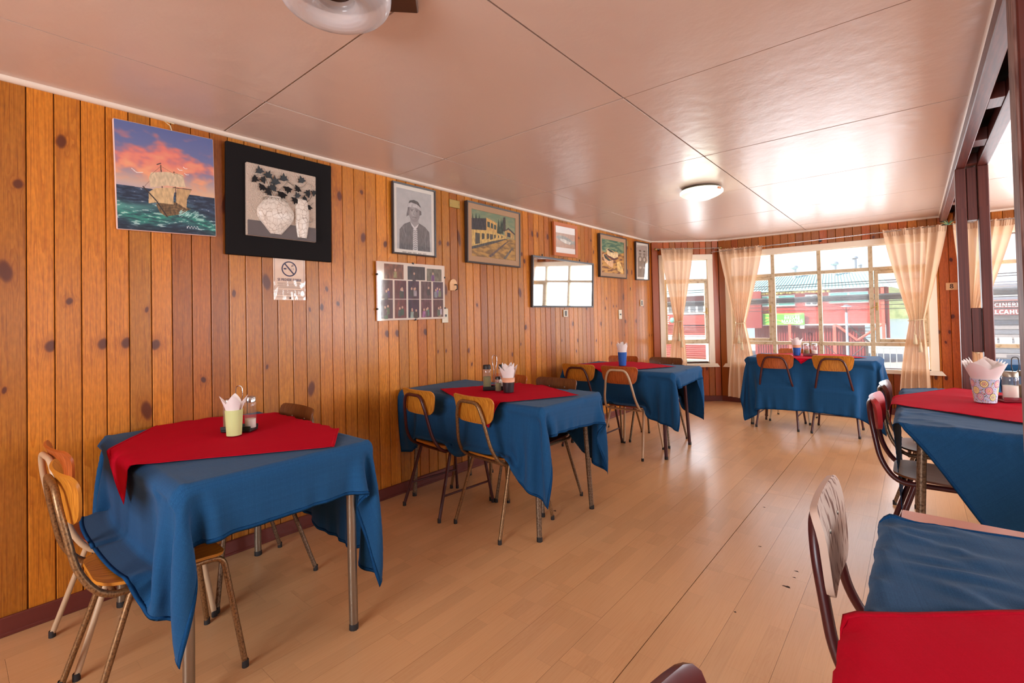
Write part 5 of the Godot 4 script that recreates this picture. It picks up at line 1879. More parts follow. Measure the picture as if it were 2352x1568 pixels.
func build_wall_pictures():
	mat("mount_card", rgb8(226, 218, 206), 0.8)
	mat("frame_black", rgb8(26, 23, 23), 0.75, {"metallic_specular": 0.25})
	mat("frame_dark", rgb8(58, 50, 48), 0.4)
	mat("frame_orange", rgb8(190, 104, 56), 0.35)
	mat("linen", rgb8(190, 156, 124), 0.9, {"albedo_texture": weave_texture(rgb8(215, 205, 195), rgb8(255, 250, 245), 55), "uv1_triplanar": true, "uv1_scale": Vector3(9, 9, 9)})
	mat("canvas_edge", rgb8(232, 196, 184), 0.85)
	# ship painting: a stretched canvas without a frame, hung a little crooked
	var w := 0.432
	var h := 0.535
	var t := on_wall("ship_painting", "unframed painting of a sailing ship on a rough green sea under pink clouds", "painting", -0.535, -0.967, 1.768, 2.305, 0.03, 0.03)
	var st := S(false)
	box(st, Vector3(0, 0, 0.010), Vector3(w, h, 0.020), 0.004)
	put(st, "canvas", M.canvas_edge, t)
	print_face(w - 0.006, h - 0.006, 0.0206, image_mat("ship_print", ship_picture(), 0.6), t, "painted_face")
	st = S()
	tube(st, [Vector3(0.03, h / 2 - 0.01, 0.004), Vector3(0.02, h / 2 + 0.025, 0.01), Vector3(-0.01, h / 2 + 0.04, 0.02), Vector3(0.035, h / 2 + 0.035, 0.022)], 0.003, 6)
	put(st, "string", M.cord, t)
	vase_relief()
	no_smoking()
	framed("portrait_print", "framed grey portrait of a man wearing a cloth headband", "picture", -2.149, -2.566, 1.789, 2.329, 0.012, 0.022, M.frame_dark, 0.0, null, image_mat("portrait_face", portrait_picture(), 0.6), 0.02, 0.006, true, 0.028)
	var pt := get_node("portrait_print")
	for k in 24:
		if k % 5 == 4: continue
		boxed("caption_mark", Vector3(-0.115 + k * 0.0097, -0.2505, 0.0125), Vector3(0.006, 0.005, 0.0004), M.ink, pt)
	collage()
	var vt := framed("village_painting", "painting of a village street with yellow houses in a dark frame", "painting", -2.908, -3.632, 1.777, 2.313, 0.014, 0.034, M.frame_dark, 0.048, M.linen, image_mat("village_print", street_picture(), 0.6), 0.02)
	hanger(vt, 0.72, 0.268)
	framed("whale_picture", "picture of a whale between white bands in an orange wood frame", "picture", -4.22, -4.688, 1.955, 2.319, 0.036, 0.026, M.frame_orange, 0.0, null, image_mat("whale_print", whale_picture(), 0.6), 0.02, 0.02, true)
	# mirror
	var mw := 1.194
	var mh := 0.526
	var mt := on_wall("wall_mirror", "wide mirror in a thin dark frame above the corner table", "mirror", -3.82, -5.014, 1.393, 1.918, 0.035, 0.0, "")
	put(frame_mesh(mw, mh, 0.018, 0.026, -0.002), "frame", M.frame_dark, mt)
	boxed("mirror_glass", Vector3(0, 0, 0.014), Vector3(mw - 0.03, mh - 0.03, 0.006), M.mirror, mt)
	boxed("hook", Vector3(-0.42, mh / 2 + 0.01, 0.012), Vector3(0.012, 0.03, 0.01), M.dark_metal, mt, 0.002)
	boxed("hook", Vector3(0.30, mh / 2 + 0.01, 0.012), Vector3(0.012, 0.03, 0.01), M.dark_metal, mt, 0.002)
	var bt := framed("boats_painting", "painting of two beached rowing boats in a dark frame with linen liner", "painting", -5.182, -5.89, 1.773, 2.31, 0.014, 0.034, M.frame_dark, 0.045, M.linen, image_mat("boats_print", boats_picture(), 0.6), 0.02, 0.01)
	hanger(bt, 0.7, 0.27)
	framed("couple_photograph", "brown photograph of two people in a thin dark frame, farthest along the wall", "picture", -6.19, -6.615, 1.784, 2.321, 0.014, 0.024, M.frame_dark, 0.0, null, image_mat("couple_print", couple_picture(), 0.6), 0.03, 0.03, true, 0.03)

func vase_relief():
	var w := 0.635
	var h := 0.638
	var t := on_wall("vase_plaque", "black framed plaque with two crackled vases and black ivy in relief", "wall plaque", -1.022, -1.658, 1.683, 2.322, 0.02, 0.0)
	boxed("board", Vector3(0, 0, 0.012), Vector3(w, h, 0.024), M.frame_black, t, 0.004)
	var grit := noise_tex(0.08, 95, 256, true, 6.0)
	mat("relief_ground", rgb8(196, 176, 158), 0.8, {"normal_enabled": true, "normal_texture": grit, "normal_scale": 0.8, "uv1_triplanar": true, "uv1_scale": Vector3(4, 4, 4)})
	mat("relief_ledge", rgb8(98, 88, 86), 0.7)
	mat("leaf_black", rgb8(22, 20, 21), 0.42, {"metallic_specular": 0.35})
	mat("wire_silver", rgb8(176, 164, 150), 0.35, {"metallic": 0.7})
	var crack := NoiseTexture2D.new()
	crack.width = 256
	crack.height = 256
	crack.seamless = true
	var cn := noise(0.045, 96, 1, FastNoiseLite.TYPE_CELLULAR)
	cn.fractal_type = FastNoiseLite.FRACTAL_NONE
	cn.cellular_return_type = FastNoiseLite.RETURN_DISTANCE2_SUB
	crack.noise = cn
	crack.color_ramp = ramp([[0.0, rgb8(150, 130, 112)], [0.05, rgb8(180, 160, 142)], [0.10, rgb8(226, 214, 200)], [1.0, rgb8(232, 222, 208)]])
	mat("crackle", Color.WHITE, 0.35, {"albedo_texture": crack, "uv1_triplanar": true, "uv1_scale": Vector3(3, 3, 3)})
	# inner panel, proud of the board
	var iw := 0.416
	var ih := 0.42
	var cx := -0.010
	var cy := 0.008
	boxed("panel", Vector3(cx, cy, 0.034), Vector3(iw, ih, 0.022), M.relief_ground, t, 0.003)
	boxed("ledge", Vector3(cx + 0.002, cy - ih / 2 + 0.045, 0.0465), Vector3(iw - 0.006, 0.088, 0.006), M.relief_ledge, t, 0.002)
	var z := 0.045
	# vases: half-round bodies standing out of the panel
	for q in [[-0.055, -0.185, [[0.034, 0.0], [0.062, 0.035], [0.094, 0.075], [0.110, 0.115], [0.104, 0.148], [0.076, 0.188], [0.048, 0.214], [0.040, 0.225]], 0.42], [0.105, -0.19, [[0.030, 0.0], [0.038, 0.05], [0.046, 0.12], [0.044, 0.17], [0.036, 0.22], [0.03, 0.24]], 0.6]]:
		var prof := []
		var n: int = q[2].size()
		for i in n - 1:
			var a: Array = q[2][max(i - 1, 0)]
			var b: Array = q[2][i]
			var c: Array = q[2][i + 1]
			var d: Array = q[2][min(i + 2, n - 1)]
			for k in 5:
				var p := Vector2(b[0], b[1]).cubic_interpolate(Vector2(c[0], c[1]), Vector2(a[0], a[1]), Vector2(d[0], d[1]), k / 5.0)
				prof.append(p)
		prof.append(Vector2(0, q[2][-1][1]))
		var st := S()
		lathe(st, prof, 28)
		var v := put(st, "vase", M.crackle, t)
		v.position = Vector3(q[0], q[1] + 0.005, z)
		v.scale = Vector3(1, 1, q[3])
		if q[0] < 0:
			# carved collar
			var cs := S()
			for k in 9:
				var a: float = PI * (k + 0.5) / 9.0
				var pts := []
				for e in 12:
					var b := e / 11.0 * TAU * 0.85
					pts.append(Vector3(cos(a) * (0.062 - 0.010 * sin(b)) + 0.010 * cos(b), 0.205 + 0.009 * sin(b), sin(a) * 0.064))
				tube(cs, pts, 0.0022, 5)
			put(cs, "collar", M.wire_silver, v)
	# stems and ivy
	var stems := [[[-0.055, 0.045], [-0.03, 0.09], [0.005, 0.13], [0.02, 0.155]], [[-0.06, 0.05], [-0.09, 0.10], [-0.11, 0.15], [-0.16, 0.16], [-0.175, 0.12]], [[-0.05, 0.09], [-0.07, 0.14], [-0.06, 0.175]], [[0.02, 0.15], [0.08, 0.12], [0.12, 0.14], [0.14, 0.17]], [[0.105, 0.06], [0.12, 0.03], [0.15, 0.05], [0.175, 0.09], [0.18, 0.13], [0.165, 0.165], [0.15, 0.16]], [[0.12, 0.02], [0.16, 0.02], [0.18, 0.05]], [[0.15, -0.02], [0.135, -0.05], [0.15, -0.08], [0.175, -0.075], [0.175, -0.05], [0.16, -0.05]]]
	for q in stems:
		var pts := []
		for e in q: pts.append(Vector3(e[0], e[1], z + 0.004))
		var st := S()
		tube(st, bent(pts, 0.03, 5), 0.003, 6, 0.0015)
		put(st, "stem", M.wire_silver, t)
	var leaf := PackedVector2Array()
	for e in [[0, -0.6], [0.35, -0.45], [0.95, -0.35], [0.55, 0.05], [0.6, 0.45], [0.25, 0.35], [0, 1.0], [-0.25, 0.35], [-0.6, 0.45], [-0.55, 0.05], [-0.95, -0.35], [-0.35, -0.45]]:
		leaf.append(Vector2(e[0], e[1]))
	var spots := [[-0.15, 0.18, 0.026, 0.3], [-0.175, 0.125, 0.024, -1.9], [-0.13, 0.13, 0.022, 1.6], [-0.10, 0.165, 0.027, -0.3], [-0.06, 0.135, 0.030, 0.2], [-0.135, 0.085, 0.025, 2.6], [-0.10, 0.065, 0.027, 1.9], [-0.075, 0.095, 0.027, -0.4], [-0.01, 0.165, 0.028, 0.1], [-0.02, 0.06, 0.030, 2.9], [0.015, 0.10, 0.027, 3.0], [0.10, 0.175, 0.026, 0.4], [0.075, 0.115, 0.024, 2.4], [0.14, 0.10, 0.026, 1.5], [0.06, 0.04, 0.026, 2.8], [0.075, 0.075, 0.022, 0.6], [0.12, 0.06, 0.022, 2.0], [0.145, 0.012, 0.024, 2.7], [0.18, 0.11, 0.02, 1.2], [0.10, 0.025, 0.018, 2.2]]
	for q in spots:
		var pl := PackedVector2Array()
		for e in leaf: pl.append(e * q[2] * 1.12)
		var st := S(false)
		flat_shape(st, pl, 0.004)
		var l := put(st, "leaf", M.leaf_black, t)
		l.transform = Transform3D(Basis(Vector3.BACK, q[3]) * Basis(Vector3.RIGHT, 0.15), Vector3(q[0], q[1], z + 0.007))

func no_smoking():
	var w := 0.199
	var h := 0.27
	var t := on_wall("no_smoking_sign", "laminated no-smoking notice in blue print below the vase plaque", "sign", -1.287, -1.486, 1.43, 1.70, 0.0, 0.0, "")
	mat("notice_paper", rgb8(232, 204, 182), 0.75)
	mat("notice_ink", rgb8(52, 52, 84), 0.7)
	mat("notice_grey", rgb8(160, 136, 124), 0.7)
	boxed("paper", Vector3(0, 0, 0.001), Vector3(w, h, 0.0015), M.notice_paper, t)
	var st := S(false)
	for q in [[-w / 2 + 0.008, 0.0, 0.0014, h - 0.03], [w / 2 - 0.008, 0.0, 0.0014, h - 0.03]]:
		box(st, Vector3(q[0], q[1] + 0.004, 0.002), Vector3(q[2], q[3], 0.0006))
	box(st, Vector3(0, -h / 2 + 0.019, 0.002), Vector3(w - 0.016, 0.0014, 0.0006))
	put(st, "border", M.notice_ink, t)
	# barred circle
	st = S(false)
	var c := Vector2(-0.002, 0.058)
	var n := 40
	for k in n:
		var a := TAU * k / n
		var b := TAU * (k + 1) / n
		quad(st, Vector3(c.x + cos(a) * 0.040, c.y + sin(a) * 0.040, 0.0024), Vector3(c.x + cos(a) * 0.0475, c.y + sin(a) * 0.0475, 0.0024), Vector3(c.x + cos(b) * 0.0475, c.y + sin(b) * 0.0475, 0.0024), Vector3(c.x + cos(b) * 0.040, c.y + sin(b) * 0.040, 0.0024))
	box(st, Vector3(c.x, c.y, 0.0024), Vector3(0.084, 0.008, 0.0006), 0.0, Basis(Vector3.BACK, -0.85))
	put(st, "barred_circle", M.notice_ink, t)
	st = S(false)
	box(st, Vector3(c.x - 0.026, c.y, 0.0021), Vector3(0.016, 0.009, 0.0006))
	box(st, Vector3(c.x + 0.005, c.y + 0.0042, 0.0021), Vector3(0.046, 0.0008, 0.0006))
	box(st, Vector3(c.x + 0.005, c.y - 0.0042, 0.0021), Vector3(0.046, 0.0008, 0.0006))
	box(st, Vector3(c.x + 0.028, c.y, 0.0021), Vector3(0.0016, 0.009, 0.0006))
	tube(st, [Vector3(c.x + 0.012, c.y + 0.014, 0.0022), Vector3(c.x + 0.017, c.y + 0.018, 0.0022), Vector3(c.x + 0.016, c.y + 0.026, 0.0022)], 0.0014, 4)
	tube(st, [Vector3(c.x + 0.02, c.y + 0.016, 0.0022), Vector3(c.x + 0.024, c.y + 0.02, 0.0022), Vector3(c.x + 0.022, c.y + 0.03, 0.0022)], 0.0014, 4)
	put(st, "cigarette", M.notice_ink, t)
	lettering("SE PROHIBE FUMAR", 0.0165, 0.0006, M.notice_ink, t, "heading", Vector3(-0.001, -0.010, 0.0022), Basis(), true, 0.68)
	var r := RandomNumberGenerator.new()
	r.seed = 6
	st = S(false)
	for k in 7:
		box(st, Vector3(r.randf_range(-0.006, 0.006), -0.028 - k * 0.0055, 0.002), Vector3(0.13 + r.randf() * 0.03, 0.0022, 0.0004))
	for k in 4:
		box(st, Vector3(0, -0.075 - k * 0.0085, 0.002), Vector3(0.15 + r.randf() * 0.02, 0.0034, 0.0004))
	put(st, "small_print", M.notice_grey, t)
	# crumpled clear sleeve
	st = S()
	var wr := noise(14.0, 97, 2)
	sheet(st, 14, 18, func(u, v):
		var x: float = (u - 0.5) * (w - 0.002)
		var y: float = (v - 0.5) * (h - 0.002)
		return Vector3(x, y, 0.0042 + 0.0016 * wr.get_noise_2d(x * 2.2 + y * 0.6, y * 0.5)))
	put(st, "clear_sleeve", M.picture_glass, t)
	st = S()
	lathe(st, [Vector2(0, 0.004), Vector2(0.005, 0.002), Vector2(0.004, 0)], 10)
	var tk := put(st, "tack", M.dark_metal, t)
	tk.transform = Transform3D(Basis(Vector3.RIGHT, PI / 2), Vector3(0, -h / 2 + 0.012, 0.004))

func collage():
	var w := 0.646
	var h := 0.432
	var t := on_wall("photo_collage", "clip-framed collage of snapshots under glass beside the light switch", "picture", -2.005, -2.651, 1.292, 1.724, 0.03, 0.012)
	boxed("backing", Vector3(0, 0, 0.007), Vector3(w, h, 0.014), M.canvas_edge, t, 0.002)
	print_face(w - 0.004, h - 0.004, 0.0145, image_mat("collage_print", collage_picture(), 0.6), t, "print")
	boxed("glass", Vector3(0, 0, 0.0172), Vector3(w, h, 0.002), M.picture_glass, t)
	for q in [[-w / 2 + 0.001, 0.12], [-w / 2 + 0.001, -0.13], [w / 2 - 0.001, 0.12], [w / 2 - 0.001, -0.13], [0.0, h / 2], [0.02, -h / 2]]:
		boxed("clip", Vector3(q[0], q[1], 0.012), Vector3(0.012, 0.014, 0.018), M.dark_metal, t, 0.002)

# ------------------------------------------------------------------ switches, plates and hooks
func fitting(called: String, label: String, category: String, z0: float, z1: float, y0: float, y1: float, m: Material, kind: String):
	var w: float = abs(z1 - z0)
	var h := y1 - y0
	var t := on_wall(called, label, category, z0, z1, y0, y1, 0.0, 0.0, "")
	boxed("plate", Vector3(0, 0, 0.004), Vector3(w, h, 0.008), m, t, 0.003)
	if kind == "switch":
		boxed("rocker", Vector3(0, 0, 0.010), Vector3(w * 0.4, h * 0.16, 0.006), M.plastic_black if category == "switch" else m, t, 0.001)
	elif kind == "socket":
		boxed("socket_insert", Vector3(0, 0, 0.009), Vector3(w * 0.45, h * 0.72, 0.004), M.plastic_black, t, 0.001)
		for k in 3:
			var st := S()
			lathe(st, [Vector2(0, 0.003), Vector2(0.004, 0.002), Vector2(0.005, 0)], 8)
			var o := put(st, "contact", M.brass, t)
			o.transform = Transform3D(Basis(Vector3.RIGHT, PI / 2), Vector3(0, (k - 1) * h * 0.22, 0.011))
	elif kind == "screws":
		for s in [-1, 1]:
			var st := S()
			lathe(st, [Vector2(0, 0.002), Vector2(0.003, 0.0015), Vector2(0.004, 0)], 8)
			var o := put(st, "screw", M.screw, t)
			o.transform = Transform3D(Basis(Vector3.RIGHT, PI / 2), Vector3(s * w * 0.4, 0, 0.008))

func build_wall_fittings():
	fitting("cover_plate", "dull brass cover plate between the portrait and the village painting", "plate", -2.736, -2.855, 2.232, 2.30, M.brass, "screws")
	fitting("cover_plate", "small brass plate beside the boats painting", "plate", -5.908, -6.0, 2.228, 2.303, M.brass, "screws")
	fitting("light_switch", "beige switch half hidden by the photo collage", "switch", -2.63, -2.697, 1.261, 1.379, M.ivory, "switch")
	fitting("wall_socket", "white socket just below the mirror", "socket", -4.40, -4.487, 1.287, 1.365, M.ivory, "socket")
	fitting("light_switch", "narrow ivory switch to the right of the mirror's socket", "switch", -5.685, -5.77, 1.242, 1.365, M.ivory, "switch")
	fitting("wall_socket", "white socket near the bay corner below the couple's photograph", "socket", -6.341, -6.427, 1.417, 1.504, M.ivory, "socket")
	# round wooden hook plate
	var t := on_wall("hook_plate", "arched wooden plate with a dark hook beside the collage", "hook", -2.719, -2.803, 1.53, 1.626, 0.0, 0.0, "")
	var st := S(false)
	var pl := PackedVector2Array([Vector2(-0.04, -0.048), Vector2(0.04, -0.048)])
	for k in 11:
		pl.append(Vector2(cos(PI * k / 10.0), sin(PI * k / 10.0)) * 0.04 + Vector2(0, 0.008))
	flat_shape(st, pl, 0.01)
	put(st, "plate", M.wood_plaque, t)
	st = S()
	tube(st, bent([Vector3(0.012, 0.0, 0.008), Vector3(0.012, 0.0, 0.04), Vector3(0.012, -0.04, 0.042), Vector3(0.012, -0.045, 0.02)], 0.012, 4), 0.005, 8)
	put(st, "hook", M.dark_metal, t)
	# keyhole escutcheon farther along
	var kh := on_wall("keyhole", "tiny dark keyhole in the planks below the boats painting", "keyhole", -6.03, -6.07, 1.62, 1.68, 0.0, 0.0, "")
	st = S()
	lathe(st, [Vector2(0, 0.003), Vector2(0.010, 0.003), Vector2(0.012, 0.0)], 12)
	var ko := put(st, "keyhole_ring", M.dark_metal, kh)
	ko.transform = Transform3D(Basis(Vector3.RIGHT, PI / 2), Vector3(0, 0.008, 0))
	boxed("keyhole_slot", Vector3(0, -0.012, 0.001), Vector3(0.008, 0.024, 0.003), M.dark_metal, kh)
	# number plate by the window
	var fb := along(BAY_B, BAY_B + Vector3(1, 0, -0.055))
	var np := thing("number_plate", "small wooden plaque with a figure 8 beside the post", "sign", BAY_B + fb.x * 2.545 + Vector3(0, 1.543, 0) + fb.z * 0.002)
	np.basis = fb
	boxed("plaque", Vector3(0, 0, 0.005), Vector3(0.10, 0.085, 0.010), M.wood_plaque, np, 0.003)
	lettering("8", 0.05, 0.002, M.ink, np, "figure", Vector3(0, 0, 0.011))

# ------------------------------------------------------------------ ceiling lamps
func build_ceiling_lamps():
	# near lamp, switched off: a ribbed glass ring round a dark opening
	var at := Vector3(-1.372, CEIL, -0.80)
	var t := thing("ceiling_lamp", "unlit ribbed glass ceiling lamp with a dark open centre at the top edge", "lamp", at)
	mat("lamp_glass", Color(0.93, 0.92, 0.93, 0.55), 0.12, {"transparency": BaseMaterial3D.TRANSPARENCY_ALPHA})
	mat("lamp_bowl", rgb8(92, 62, 46), 0.45, {"metallic": 0.3})
	mat("lamp_knob", rgb8(206, 150, 78), 0.3, {"metallic": 0.7})
	var st := S()
	var prof := []
	for k in 13:
		var a: float = PI * k / 12.0
		prof.append(Vector2(0.112 + cos(a) * 0.058, -0.055 - sin(a) * 0.048))
	prof = [Vector2(0.16, -0.012), Vector2(0.172, -0.03)] + prof + [Vector2(0.048, -0.045)]
	var ribbed := []
	for i in prof.size() - 1:
		for k in 4:
			var p: Vector2 = prof[i].lerp(prof[i + 1], k / 4.0)
			ribbed.append(p + Vector2(0, 0.0009 if k % 2 == 0 else -0.0009))
	ribbed.append(prof[-1])
	lathe(st, ribbed, 48)
	put(st, "glass_ring", M.lamp_glass, t)
	st = S()
	lathe(st, [Vector2(0.165, 0.0), Vector2(0.165, -0.014), Vector2(0.165, -0.014), Vector2(0.05, -0.018), Vector2(0.05, -0.018), Vector2(0, -0.014)], 40)
	put(st, "base_plate", M.lamp_bowl, t)
	st = S()
	lathe(st, [Vector2(0.055, -0.045), Vector2(0.052, -0.02), Vector2(0.0, -0.016)], 32)
	put(st, "centre_bowl", M.lamp_bowl, t)
	st = S()
	lathe(st, [Vector2(0, -0.018), Vector2(0.004, -0.018), Vector2(0.004, -0.032), Vector2(0.008, -0.035), Vector2(0.008, -0.044), Vector2(0.004, -0.047), Vector2(0, -0.047)], 14)
	put(st, "knob", M.lamp_knob, t)
	st = S(false)
	box(st, Vector3(0.12, -0.012, -0.16), Vector3(0.20, 0.022, 0.10), 0.004, Basis(Vector3.UP, -0.75))
	put(st, "mounting_box", M.lamp_bowl, t)
	# far lamp, lit
	at = Vector3(-1.385, CEIL, -4.22)
	t = thing("ceiling_lamp", "lit round ceiling lamp with a pale green glow", "lamp", at)
	mat("lamp_glow", rgb8(238, 244, 228), 0.3, {"emission_enabled": true, "emission": rgb8(240, 250, 226), "emission_energy_multiplier": 0.75})
	mat("lamp_glow_ring", rgb8(244, 248, 240), 0.3, {"emission_enabled": true, "emission": rgb8(246, 252, 240), "emission_energy_multiplier": 1.0})
	mat("lamp_rim", rgb8(120, 108, 88), 0.4, {"metallic": 0.4})
	st = S()
	lathe(st, [Vector2(0.0, -0.002), Vector2(0.15, -0.002), Vector2(0.15, -0.002), Vector2(0.168, -0.02), Vector2(0.168, -0.02), Vector2(0.0, -0.022)], 40)
	put(st, "base_plate", M.lamp_rim, t)
	st = S()
	lathe(st, [Vector2(0.168, -0.022), Vector2(0.176, -0.032), Vector2(0.176, -0.046), Vector2(0.165, -0.056)], 40)
	put(st, "lamp_ring", M.lamp_glow_ring, t)
	st = S()
	lathe(st, [Vector2(0.165, -0.056), Vector2(0.15, -0.066), Vector2(0.12, -0.080), Vector2(0.085, -0.088), Vector2(0.08, -0.096), Vector2(0.06, -0.099), Vector2(0, -0.101)], 40)
	put(st, "lamp_shade", M.lamp_glow, t)
	boxed("tube_holder", Vector3(0.165, -0.040, 0.062), Vector3(0.022, 0.016, 0.036), M.cup_rim, t, 0.002, Basis(Vector3.UP, -0.35))
	var l := OmniLight3D.new()
	l.name = "ceiling_lamp_light"
	l.light_color = rgb8(240, 250, 226)
	l.light_energy = 0.12
	l.light_size = 0.15
	l.omni_range = 12.0
	l.omni_attenuation = 2.0
	l.shadow_enabled = true
	add_child(l)
	l.position = at + Vector3(0, -0.16, 0)

# ------------------------------------------------------------------ outside
func build_outside():
	mat("asphalt", rgb8(168, 164, 160), 0.9)
	mat("water", rgb8(128, 152, 168), 0.18, {"normal_enabled": true, "normal_texture": noise_tex(0.03, 121, 256, true, 3.0), "normal_scale": 0.6, "uv1_triplanar": true, "uv1_world_triplanar": true, "uv1_scale": Vector3(0.12, 0.12, 0.12)})
	mat("hill_green", Color.WHITE, 0.95, {"albedo_texture": noise_tex(0.03, 122, 256, false, 4.0, ramp([[0.0, rgb8(70, 92, 62)], [0.5, rgb8(116, 132, 92)], [1.0, rgb8(160, 160, 118)]])), "uv1_triplanar": true, "uv1_world_triplanar": true, "uv1_scale": Vector3(0.02, 0.02, 0.02)})
	mat("shingle_red", rgb8(196, 74, 66), 0.75)
	mat("shingle_red_b", rgb8(182, 66, 60), 0.75)
	mat("cladding_red", rgb8(134, 44, 48), 0.7)
	mat("roof_teal", rgb8(150, 190, 190), 0.5)
	mat("white_paint", rgb8(232, 234, 232), 0.6)
	mat("teal_paint", rgb8(96, 186, 172), 0.5)
	mat("window_dark", rgb8(96, 104, 112), 0.2)
	mat("sign_green", rgb8(96, 172, 72), 0.5)
	mat("sign_yellow", rgb8(206, 212, 96), 0.5)
	mat("post_coral", rgb8(214, 96, 84), 0.7)
	mat("galvanised", rgb8(196, 204, 208), 0.3, {"metallic": 0.7})
	mat("cable_black", rgb8(50, 56, 66), 0.7)
	mat("iron", rgb8(66, 58, 60), 0.6)
	mat("foam_yellow", rgb8(206, 182, 112), 0.9)
	mat("sign_red", rgb8(196, 52, 52), 0.5)
	mat("roof_grey", rgb8(96, 100, 112), 0.7)
	mat("timber_grey", rgb8(132, 128, 132), 0.85)
	mat("grass", rgb8(120, 150, 70), 0.95)
	mat("sign_maroon", rgb8(136, 62, 66), 0.6)
	# ground and sea
	var gr := structure("street")
	boxed("pavement", Vector3(0, GROUND - 0.1, -40), Vector3(160, 0.2, 140), M.asphalt, gr)
	var se := structure("sea")
	boxed("water", Vector3(60, GROUND - 0.9, -420), Vector3(1400, 0.6, 640), M.water, se)
	hill("far_hill", "green wooded hill across the water", [[-140, -430, 60, 34, 1.3], [-40, -440, 90, 27, 1.2], [70, -450, 100, 26, 1.2], [190, -460, 110, 36, 1.3]])
	red_building()
	low_roofs()
	street_lamp(Vector3(-3.62, GROUND, -40))
	cables()
	railing()
	cookhouse()
	# grass verge below the bay window
	var gv := S(false)
	box(gv, Vector3(-16, GROUND + 0.9, -44), Vector3(14, 0.2, 5))
	tag(put(gv, "grass_verge", M.grass), "strip of bright grass seen at the foot of the small window", "grass").set_meta("kind", "stuff")

func hill(called: String, label: String, humps: Array):
	var st := S()
	var n := noise(0.012, 130, 4)
	sheet(st, 90, 14, func(u, v):
		var x: float = lerp(-330.0, 330.0, u)
		var top := 4.0
		for h in humps:
			top = max(top, h[3] * exp(-pow((x - h[0]) / h[2], 2.0)) + 2.0)
		top *= 0.8 + 0.5 * n.get_noise_1d(x)
		var a: float = v * PI * 0.5
		return Vector3(x, GROUND - 1.0 + top * sin(a), -400.0 - 120.0 * (1.0 - cos(a)) - 10.0 * n.get_noise_1d(x * 3.0)))
	tag(put(st, called, M.hill_green), label, "hill")

